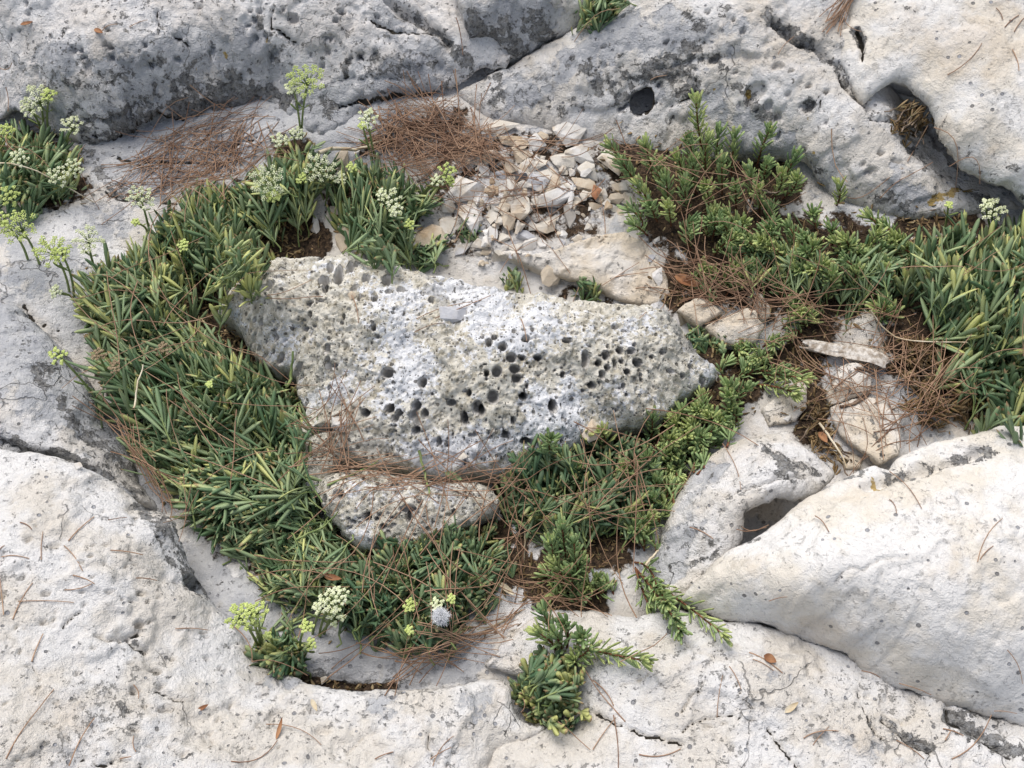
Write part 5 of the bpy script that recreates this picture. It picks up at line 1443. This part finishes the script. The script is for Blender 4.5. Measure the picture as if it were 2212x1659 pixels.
# ------------------------------------------------------------------ driftwood, straws, fluff, fallen leaves
def blur_canopy():
    g = CMAP
    m = np.maximum(g, HMAP)
    for _ in range(2):
        m = np.maximum.reduce([m, np.roll(m, 1, 0) - .002, np.roll(m, -1, 0) - .002, np.roll(m, 1, 1) - .002, np.roll(m, -1, 1) - .002])
    for _ in range(2):
        m = (m * 2 + np.roll(m, 1, 0) + np.roll(m, -1, 0) + np.roll(m, 1, 1) + np.roll(m, -1, 1)) / 6
    return m


TOP = blur_canopy()


def lay(v0, v1, K=9, bend=0.0, lift=.0012, stiff=2, hm=None):
    """a stick laid from one photo point to another over whatever lies there"""
    P = hit(np.array([v0, v1], float), TOP if hm is None else hm)
    t = np.linspace(0, 1, K)
    d = P[1] - P[0]
    n = np.array([-d[1], d[0], 0])
    path = P[0] + d * t[:, None] + n * (bend * 4 * t * (1 - t))[:, None]
    z = hget(path[:, 0], path[:, 1], TOP if hm is None else hm)
    for _ in range(stiff):
        s = np.concatenate([[z[0]], (z[:-2] + z[2:]) / 2, [z[-1]]])
        z = np.maximum(z * .35 + s * .65, s)
    path[:, 2] = z + lift
    return path


M_DRIFT = plain('weathered_wood', (.30, .245, .19), (.66, .62, .56), 150, .9, .002)
M_STRAW = plain('bleached_straw', (.46, .36, .22), (.74, .66, .50), 40, .7, .0005)
M_DEADLEAF = plain('brown_leaf', (.20, .085, .04), (.38, .20, .10), 60, .7, .001)
M_BARK = plain('bark', (.10, .06, .04), (.24, .17, .12), 90, .9, .002)
rng = np.random.RandomState(77)


def driftwood():
    P0 = lay((1738, 754), (1908, 793), 15, .01, .011, 6, HMAP)
    P = np.stack([np.interp(np.linspace(0, 14, 41), np.arange(15), P0[:, i]) for i in range(3)], 1)
    tg = unit(np.gradient(P, axis=0))
    sides = 18
    K = 41
    ridge = rng.uniform(.84, 1.12, sides)
    V = []
    for i, (p, t) in enumerate(zip(P, tg)):
        s = unit(np.cross(t, (0, 0, 1)))
        u = np.cross(s, t)
        f = i / (K - 1)
        r = .0050 + .0024 * math.sin(f * 2.4) - .0012 * (1 if .42 < f < .5 else 0)
        ridge = np.clip(ridge + rng.normal(size=sides) * .028, .76, 1.2)
        for j in range(sides):
            a = j * 2 * math.pi / sides
            e = (rng.uniform(-.010, .006) * (1 if f < .5 else -1)) if i in (0, K - 1) else 0
            V.append(p + (s * math.cos(a) * 1.3 + u * math.sin(a) * .95) * r * 1.1 * ridge[j] * (1 if 0 < i < K - 1 else .8) + t * e)
    idx = np.arange(K * sides).reshape(K, sides)
    F = np.stack([idx[:-1], np.roll(idx[:-1], -1, 1), np.roll(idx[1:], -1, 1), idx[1:]], -1).reshape(-1, 4).tolist() + [idx[0][::-1].tolist(), idx[-1].tolist()]
    V = np.array(V)
    o = mesh_np('driftwood_stick', V, F, M_DRIFT, loc=P[20], smooth=False)
    tag(o, 'splintered bleached driftwood stick lying across the gully of stones', 'stick')


driftwood()


def stick(name, label, cat, v0, v1, r, mat, bend=0., taper=.6, group=None, lift=.0015):
    P = lay(v0, v1, 12, bend, lift, 3)
    P += rng.normal(size=P.shape) * r * .25
    V, F = tubes(P[None], r, 6, taper)
    return tag(mesh_np(name, V, F, mat, {'rnd': np.full(len(V), .6)}, loc=P[5]), label, cat, group)


stick('dead_twig', 'pale peeled twig half hidden behind the upright samphire and needle drift', 'twig', (690, 330), (830, 305), .0028, M_STRAW, .02)
stick('dry_stalk', 'long thin bleached stalk crossing the plant at the left edge', 'stalk', (-20, 358), (205, 440), .0011, M_STRAW, -.03)
stick('dry_stalk', 'bleached stalk lying on top of the widest bushy samphire', 'stalk', (290, 885), (312, 790), .0014, M_STRAW, .04)
stick('dry_stalk', 'straw coloured stalk slanting down the gully below the long upright slab', 'stalk', (1768, 915), (1828, 1010), .0016, M_STRAW, .02)
stick('dry_stalk', 'long pale stalk stretching from the lone rosette into the tall samphire', 'stalk', (1875, 678), (2085, 745), .0010, M_STRAW, -.03)
stick('dry_stalk', 'white needle like stalk standing over the lower shade beside the tall upright shoot', 'stalk', (1134, 1150), (1131, 1215), .0009, M_STRAW, .02)
stick('dry_stalk', 'bleached stalk between the needle litter and the trailing golden shoot', 'stalk', (1395, 1222), (1422, 1190), .0016, M_STRAW, .02)
stick('dry_stalk', 'pale straw poking out of the needles towards the bottom crevice plant', 'stalk', (1030, 1360), (1128, 1318), .0010, M_STRAW, -.05)
stick('dead_twig', 'short grey barky twig resting on the squarish stone by the driftwood', 'twig', (1850, 797), (1887, 812), .0018, M_BARK, .02)
stick('dead_twig', 'dark barky twig lying across the long upright slab', 'twig', (1815, 880), (1880, 848), .0020, M_BARK, -.1)
stick('dead_twig', 'knotty grey twig under the golden shoots below the ledge lip', 'twig', (1645, 415), (1680, 432), .0014, M_BRANCH, .05)
stick('green_stalk', 'snapped green stalk lying across the small honeycombed rock', 'stalk', (905, 975), (928, 1072), .0016, M_STEM, .02)
stick('green_stalk', 'forked green stalk fallen on the needles left of the snapped upright stalk', 'stalk', (708, 1050), (818, 997), .0013, M_STEM, -.06)
stick('green_stalk', 'green stalk standing in front of the left end of the boulder', 'stalk', (615, 840), (634, 765), .0022, M_STEM, .0, lift=.004)
stick('green_stalk', 'straight green stalk on the grey samphire below the drooping plant', 'stalk', (640, 1168), (730, 1108), .0014, M_STEM, .0)


def fallen_leaf(label, v, ang, ln, wd, mat, lift=.003):
    p = hit(np.array([v], float), TOP)[0]
    N, M_ = 9, 5
    V = []
    for i in range(N):
        f = i / (N - 1)
        w_ = wd * math.sin(math.pi * (f ** .8)) ** .8 * .5
        for j in range(M_):
            g = (j / (M_ - 1) - .5) * 2
            V.append((f * ln - ln / 2, g * w_, abs(g) * w_ * .5 + .35 * ln * (f - .5) ** 2))
    V = np.array(V)
    a = R(-ang)
    V = np.stack([V[:, 0] * math.cos(a) - V[:, 1] * math.sin(a), V[:, 0] * math.sin(a) + V[:, 1] * math.cos(a), V[:, 2]], 1)
    top = np.concatenate([V, V - np.array([0, 0, .0005])]) + p + np.array([0, 0, lift])
    idx = np.arange(N * M_).reshape(N, M_)
    F = np.stack([idx[:-1, :-1], idx[1:, :-1], idx[1:, 1:], idx[:-1, 1:]], -1).reshape(-1, 4)
    F2 = F[:, ::-1] + N * M_
    o = mesh_np('fallen_leaf', top, np.concatenate([F, F2]), mat, {'rnd': np.full(len(top), .5)}, loc=p)
    return tag(o, label, 'leaf', 'fallen leaves')


fallen_leaf('curled rusty leaf lying in needles right of the broad pale slab', (1483, 612), 25, .034, .016, M_DEADLEAF)
fallen_leaf('green pointed leaf lying on the needles of the small honeycombed rock', (980, 1032), 25, .022, .009, M_CRITH)
fallen_leaf('red brown crumpled leaf at the foot of the gully', (1776, 948), 60, .016, .009, M_DEADLEAF)
fallen_leaf('dull olive leaf lying on the low bedrock near the bottom edge', (1708, 1530), -35, .018, .006, M_STRAW)
fallen_leaf('rusty leaf scrap on the low bedrock under the boulder crack', (1662, 1425), 30, .014, .009, M_DEADLEAF)
fallen_leaf('brown leaf caught in the samphire at the lower left', (720, 1250), 10, .02, .007, M_DEADLEAF)
fallen_leaf('dry curled leaf in the needles under the golden shoot', (1095, 1275), 40, .022, .007, M_STRAW)
fallen_leaf('dark leaf scrap in a pit of the bottom left rim', (440, 1530), -30, .012, .004, M_DEADLEAF)
fallen_leaf('brown shred standing on the bottom left rim', (605, 1575), -80, .022, .004, M_DEADLEAF)
fallen_leaf('small brown leaf beside the pits of the top left ledge', (60, 55), -20, .016, .006, M_DEADLEAF)
fallen_leaf('olive brown leaf scrap in a pit near the bottom of the rim', (680, 1525), 60, .014, .005, M_STRAW)
fallen_leaf('rolled brown leaf on the cream top of the upper left ledge', (215, 72), 30, .014, .007, M_DEADLEAF)


def fluff():
    p = hit(np.array([[953, 1337]]), TOP)[0] + np.array([0, 0, .010])
    N = 1500
    d = unit(rng.normal(size=(N, 3)))
    r = rng.uniform(.006, .0095, N)
    b = d * .0015
    m = d * (r * .6)[:, None] + rng.normal(size=(N, 3)) * .0014
    e = d * r[:, None] + rng.normal(size=(N, 3)) * .0016
    V, F = tubes(np.stack([b, m, e], 1) + p, .00016, 3, .6)
    C = balls(np.array([p]), .0045, np.array([.5]))
    k = NT('seed_fluff')
    m_ = k.done((.92, .93, .95), .8)
    o = empty('seed_fluff', p, 'round white ball of fluff caught in the dark samphire at the bottom', 'fluff')
    mesh_np('fluff_hairs', V - p, F, m_, parent=o)
    mesh_np('fluff_core', C[0] - p, C[1], m_, parent=o)


fluff()

# ------------------------------------------------------------------ pine needles
def needle_paths(poly, n, rng, ang=None, spr=180, ln=(.06, .13), bend=.10, heap=.002, hm=None):
    q, e = sample_poly(poly, n, rng, 50)
    C = hit(q, TOP if hm is None else hm)
    L = rng.uniform(*ln, n)
    a = R(1) * (rng.uniform(-180, 180, n) if ang is None else rng.normal(ang, spr, n))
    K = 8
    t = np.linspace(-.5, .5, K)
    bd = rng.normal(size=n) * bend
    kink = rng.normal(size=n) * bend * .8
    off = np.cumsum(np.ones((n, K)), 1) * 0
    dirx, diry = np.cos(a), np.sin(a)
    X = C[:, 0:1] + L[:, None] * (t[None] * dirx[:, None] - (bd[:, None] * (4 * t[None] ** 2 - .3) + kink[:, None] * (8 * t[None] ** 3) * .3) * diry[:, None])
    Y = C[:, 1:2] + L[:, None] * (t[None] * diry[:, None] + (bd[:, None] * (4 * t[None] ** 2 - .3) + kink[:, None] * (8 * t[None] ** 3) * .3) * dirx[:, None])
    Z = hget(X.ravel(), Y.ravel(), TOP if hm is None else hm).reshape(X.shape)
    for _ in range(3):
        S = Z.copy()
        S[:, 1:-1] = (Z[:, :-2] + Z[:, 2:]) / 2
        Z = np.maximum(Z * .3 + S * .7, np.where(S > Z, S * .8 + Z * .2, Z * .75 + S * .25))
    Z = Z + .0009 + heap * rng.uniform(0, 1, n)[:, None] * (.4 + .6 * e[:, None]) + (rng.uniform(-.5, .5, n) * heap)[:, None] * t[None]
    P = np.stack([X, Y, Z], -1)
    keep = (Z.max(1) - Z.min(1)) < .045 + .25 * L * 0
    dz = np.abs(np.diff(Z, axis=1)).max(1)
    return P[keep & (dz < .016)]


NEED = [  # region, how many in the mass, how many single ones, mean direction, spread, length, heap, label of the single ones
    ([(790, 330), (830, 260), (890, 215), (960, 230), (1020, 270), (1080, 320), (1050, 350), (960, 370), (900, 370), (840, 350)], 560, 40, -20, 45, (.05, .11), .014, 'brown pine needle on the thick needle drift below the ledge crack'),
    ([(250, 400), (300, 330), (380, 270), (480, 235), (570, 230), (560, 270), (500, 330), (470, 380), (400, 420), (300, 430)], 300, 30, 25, 40, (.05, .12), .006, 'brown pine needle on the drift under the grey ledge face'),
    ([(400, 400), (480, 340), (560, 300), (620, 310), (540, 370), (480, 410)], 90, 8, 10, 50, (.05, .10), .004, 'brown pine needle beside the upright samphire'),
    ([(900, 330), (1000, 290), (1100, 290), (1200, 340), (1300, 450), (1330, 540), (1150, 560), (1040, 540), (950, 430)], 120, 16, None, 0, (.05, .10), .003, 'brown pine needle strewn over the loose stone heap'),
    ([(1150, 300), (1300, 300), (1420, 340), (1350, 350), (1200, 310)], 60, 6, 5, 20, (.05, .1), .003, 'brown pine needle along the foot of the sloping ledge'),
    ([(1430, 560), (1500, 540), (1600, 590), (1720, 630), (1700, 700), (1600, 660), (1500, 650), (1440, 640)], 230, 18, -15, 50, (.05, .11), .006, 'brown pine needle in the litter right of the broad slab'),
    ([(1330, 420), (1450, 330), (1600, 370), (1700, 440), (1650, 480), (1500, 500), (1380, 500)], 170, 10, None, 0, (.05, .10), .004, 'brown pine needle under the golden samphire by the ledge'),
    ([(1480, 560), (1700, 560), (1960, 600), (1960, 680), (1800, 690), (1600, 640)], 170, 10, 15, 60, (.05, .11), .004, 'brown pine needle in the belt of golden samphire'),
    ([(1640, 700), (1760, 660), (1900, 690), (2040, 740), (2060, 850), (1980, 930), (1880, 990), (1800, 980), (1760, 860), (1660, 800)], 340, 34, None, 0, (.05, .12), .005, 'brown pine needle across the gully of stones'),
    ([(1900, 700), (2050, 740), (2100, 860), (2040, 930), (1950, 930)], 260, 10, 45, 60, (.03, .08), .008, 'brown pine needle in the dry growth beside the tall samphire'),
    ([(690, 870), (760, 860), (770, 960), (760, 1030), (700, 1000)], 110, 10, 75, 35, (.05, .10), .005, 'brown pine needle in the notch at the left end of the boulder'),
    ([(700, 970), (860, 1000), (1060, 1010), (1080, 1050), (900, 1050), (760, 1060)], 210, 16, 0, 25, (.06, .12), .006, 'brown pine needle in the step above the small honeycombed rock'),
    ([(660, 960), (1060, 1010), (1060, 1150), (850, 1190), (700, 1130)], 50, 14, 70, 45, (.06, .13), .003, 'brown pine needle lying over the small honeycombed rock'),
    ([(1030, 1020), (1120, 1000), (1180, 1100), (1120, 1180), (1060, 1120)], 110, 8, 80, 40, (.05, .11), .006, 'brown pine needle right of the small honeycombed rock'),
    ([(1090, 1080), (1300, 1000), (1430, 980), (1420, 1120), (1330, 1280), (1180, 1300), (1080, 1280)], 230, 26, None, 0, (.06, .14), .006, 'brown pine needle tangled over the shaded plants below the boulder'),
    ([(1020, 1290), (1120, 1230), (1260, 1270), (1300, 1310), (1150, 1330), (1040, 1360)], 130, 8, 10, 40, (.05, .11), .005, 'brown pine needle beside the golden shoot with a dry seed head'),
    ([(760, 1390), (830, 1400), (950, 1400), (1040, 1340), (1060, 1360), (960, 1425), (850, 1425), (770, 1410)], 120, 8, 12, 22, (.06, .11), .004, 'brown pine needle round the bottom of the samphire cushion'),
    ([(260, 900), (400, 1100), (420, 1130), (330, 1060), (250, 940)], 50, 8, -55, 20, (.05, .11), .004, 'brown pine needle down the left flank of the drooping samphire'),
    ([(180, 600), (400, 480), (560, 560), (620, 760), (640, 900), (500, 1050), (300, 850), (200, 740)], 50, 26, None, 0, (.07, .14), .002, 'brown pine needle lying over the left samphire bushes'),
    ([(520, 1200), (760, 1150), (1000, 1180), (1060, 1280), (900, 1350), (640, 1330)], 40, 14, None, 0, (.06, .13), .002, 'brown pine needle lying over the bottom samphire'),
    ([(0, 300), (180, 320), (240, 420), (60, 440)], 30, 10, -25, 35, (.06, .12), .002, 'brown pine needle over the plant at the left edge'),
    ([(1960, 500), (2212, 480), (2212, 880), (2080, 800)], 30, 12, 20, 40, (.06, .12), .002, 'brown pine needle lying over the tall samphire'),
    ([(1785, 45), (1800, 15), (1830, -20), (1850, -20), (1840, 20), (1810, 50)], 40, 4, 52, 8, (.04, .07), .006, 'brown pine needle in the small bundle at the top edge'),
    ([(1050, 1000), (1420, 930), (1540, 830), (1560, 900), (1420, 1020)], 40, 10, None, 0, (.05, .12), .003, 'brown pine needle across the foot of the boulder'),
    ([(470, 610), (640, 570), (660, 700), (560, 760)], 20, 5, None, 0, (.05, .11), .002, 'brown pine needle on the left shoulder of the boulder')]
LOOSE = [  # single needles on bare rock, traced: ends and bend
    (14, 190, 20, 245, .03), (0, 150, 30, 142, -.1), (280, 60, 320, 45, .03), (220, 72, 255, 55, .1), (1405, 175, 1440, 165, .05), (985, 40, 1000, 120, .05), (1240, 95, 1340, 25, .02),
    (1060, 180, 1035, 230, .05), (980, 160, 990, 215, .05), (1330, 260, 1380, 300, .05), (1680, 120, 1715, 80, .05), (2045, 165, 2120, 95, -.12), (2170, 60, 2200, 35, .05), (2185, 110, 2200, 155, .05), (1822, 30, 1860, 70, -.15),
    (1795, 280, 1830, 395, -.06), (2190, 70, 2212, 40, .03), (2150, 20, 2165, 45, .1), (1960, 350, 2000, 280, .03), (1830, 430, 1950, 365, -.05), (1900, 430, 2010, 360, .05), (2010, 290, 2060, 420, .06), (2040, 380, 2100, 425, .2),
    (0, 1250, 10, 1330, .02), (30, 1340, 72, 1260, .03), (40, 1300, 160, 1302, .02), (70, 1430, 95, 1370, .03), (15, 1640, 118, 1490, .02), (150, 1655, 206, 1552, .03), (140, 1180, 180, 1235, .05), (5, 1205, 65, 1208, .06), (90, 1210, 95, 1150, .02),
    (150, 1170, 205, 1118, .02), (160, 1245, 205, 1262, .06), (140, 1275, 200, 1262, -.05), (240, 1190, 310, 1200, .02), (295, 1250, 340, 1255, .05), (235, 1125, 275, 1118, .02), (45, 1130, 70, 1145, .1), (0, 1192, 12, 1180, .1),
    (380, 1360, 450, 1362, .02), (500, 1645, 600, 1600, -.2), (575, 1565, 695, 1610, .12), (290, 1480, 300, 1510, .1), (295, 1625, 290, 1590, .1), (260, 1640, 285, 1635, .02), (810, 1640, 850, 1625, .05), (930, 1640, 975, 1615, .02), (935, 1655, 980, 1590, .1),
    (500, 1350, 545, 1430, .12), (545, 1430, 665, 1460, .06), (1205, 1560, 1275, 1620, .02), (1280, 1620, 1330, 1550, .02), (1325, 1545, 1335, 1660, .03), (1380, 1630, 1470, 1618, -.1), (1130, 1510, 1125, 1540, .2), (1280, 1470, 1325, 1525, .1),
    (1350, 1560, 1265, 1450, .0), (1340, 1430, 1440, 1370, -.05), (1548, 1550, 1560, 1460, .03), (1618, 1410, 1690, 1455, .04), (1625, 1425, 1670, 1450, .05), (1575, 1440, 1600, 1490, .05), (1735, 1595, 1810, 1580, .1), (1755, 1610, 1790, 1570, .02), (2110, 1215, 2165, 1120, .08), (2115, 1210, 2145, 1180, .05),
    (2175, 1405, 2203, 1480, .06), (1860, 1450, 1900, 1465, .02), (1940, 1478, 2010, 1502, .02), (2035, 1575, 2080, 1590, .05), (2055, 1640, 2140, 1545, -.1), (2040, 1600, 2052, 1580, .0), (2140, 1540, 2195, 1542, .03), (1935, 1600, 1995, 1640, .05),
    (1920, 1080, 1935, 1110, .1), (1760, 1115, 1790, 1150, .05), (1660, 1300, 1700, 1290, .05), (1490, 1140, 1540, 1165, .03), (1600, 1140, 1660, 1135, .03), (1590, 1145, 1655, 1140, .05), (1560, 960, 1600, 1060, .04), (1500, 1000, 1460, 1070, .05), (1920, 1020, 1990, 1100, .03),
    (760, 640, 775, 700, .05), (900, 690, 1040, 650, .02), (895, 720, 960, 700, .05), (1125, 690, 1138, 740, .02), (940, 690, 1060, 640, -.02), (1220, 640, 1250, 625, .05), (1300, 620, 1380, 570, .02), (1330, 600, 1400, 590, .06), (1080, 590, 1160, 520, .05), (1440, 640, 1380, 690, .05)]


def build_needles():
    rng = np.random.RandomState(99)
    mass = []
    singles = []
    for poly, n, m, ang, spr, ln, heap, lb in NEED:
        over = any(w_ in lb for w_ in ('tangled', 'under the golden', 'belt', 'foot of the boulder', 'dry growth'))
        mass.append(needle_paths(poly, int(n * (.14 if over else .24 if 'gully' in lb else .16 if 'honeycombed' in lb or 'notch' in lb else .5)), rng, ang, spr, ln, .07, heap))
        s = needle_paths(poly, m, rng, ang, spr, (ln[0] * 1.15, ln[1] * 1.1), .06, heap * 1.1)
        s[..., 2] += .001
        singles += [(p, lb) for p in s]
    P = np.concatenate(mass)
    V, F = tubes(P, rng.uniform(.00042, .00072, len(P)), 4, .75)
    rn = np.repeat(rng.beta(1.6, 1.8, len(P)), P.shape[1] * 4)
    o = mesh_np('pine_needle_litter', V, F, M_NEEDLE, {'rnd': rn}, loc=P.mean((0, 1)))
    tag(o, 'drifts of dry brown pine needles gathered between the rocks and plants', 'pine needles', kind='stuff')
    for x0, y0, x1, y1, b in LOOSE:
        singles.append((lay((x0, y0), (x1, y1), 8, b, .0009, 2), 'single brown pine needle lying alone on bare rock'))
    for p, lb in singles:
        V, F = tubes(p[None], rng.uniform(.00045, .00070), 5, .75)
        o = mesh_np('pine_needle', V, F, M_NEEDLE, {'rnd': np.full(len(V), rng.beta(2, 1.6))}, loc=p[4])
        tag(o, lb, 'pine needle', 'single pine needles')


NEED = [(a, b, max(2, int(round(c * (.34 if ('over the' in h or 'tangled' in h or 'belt' in h or 'gully' in h) else .6)))), d, e, f, g, h) for a, b, c, d, e, f, g, h in NEED]
build_needles()


# ------------------------------------------------------------------ crumbs of dead leaf and bark on the humus
def build_litter():
    rng = np.random.RandomState(123)
    pts = []
    for pl, r, s in SOIL:
        if s < .6 or r > 150: continue
        pl = np.asarray(pl, float)
        n = int(len(pl) * r * 1.1)
        i = rng.randint(0, max(len(pl) - 1, 1), n)
        f = rng.uniform(0, 1, (n, 1))
        a_, b_ = pl[i], pl[np.minimum(i + 1, len(pl) - 1)]
        pts.append(a_ + (b_ - a_) * f + rng.normal(size=(n, 2)) * r * .5)
    q = np.concatenate(pts)
    P = hit(q)
    P = P[P[:, 2] < GROUND_Z(P[:, :2]) + .022]
    n = len(P)
    D = unit(rng.normal(size=(n, 3)) * np.array([1, 1, .28]))
    lv = leaves(P + np.array([0, 0, .0012]), D, unit(rng.normal(size=(n, 3)) * .4 + np.array([0, 0, 1.])), rng.uniform(.004, .013, n), rng.uniform(.0014, .004, n), rng.normal(size=n) * .25, rng.uniform(0, 1, n), PRO_C, .3)
    o = mesh_np('leaf_litter', lv[0], lv[1], M_DRY, {'t': lv[2], 'rnd': lv[3]}, loc=P.mean(0))
    tag(o, 'crumbs of dead brown leaf scattered over the dark humus', 'leaf litter', kind='stuff')


build_litter()
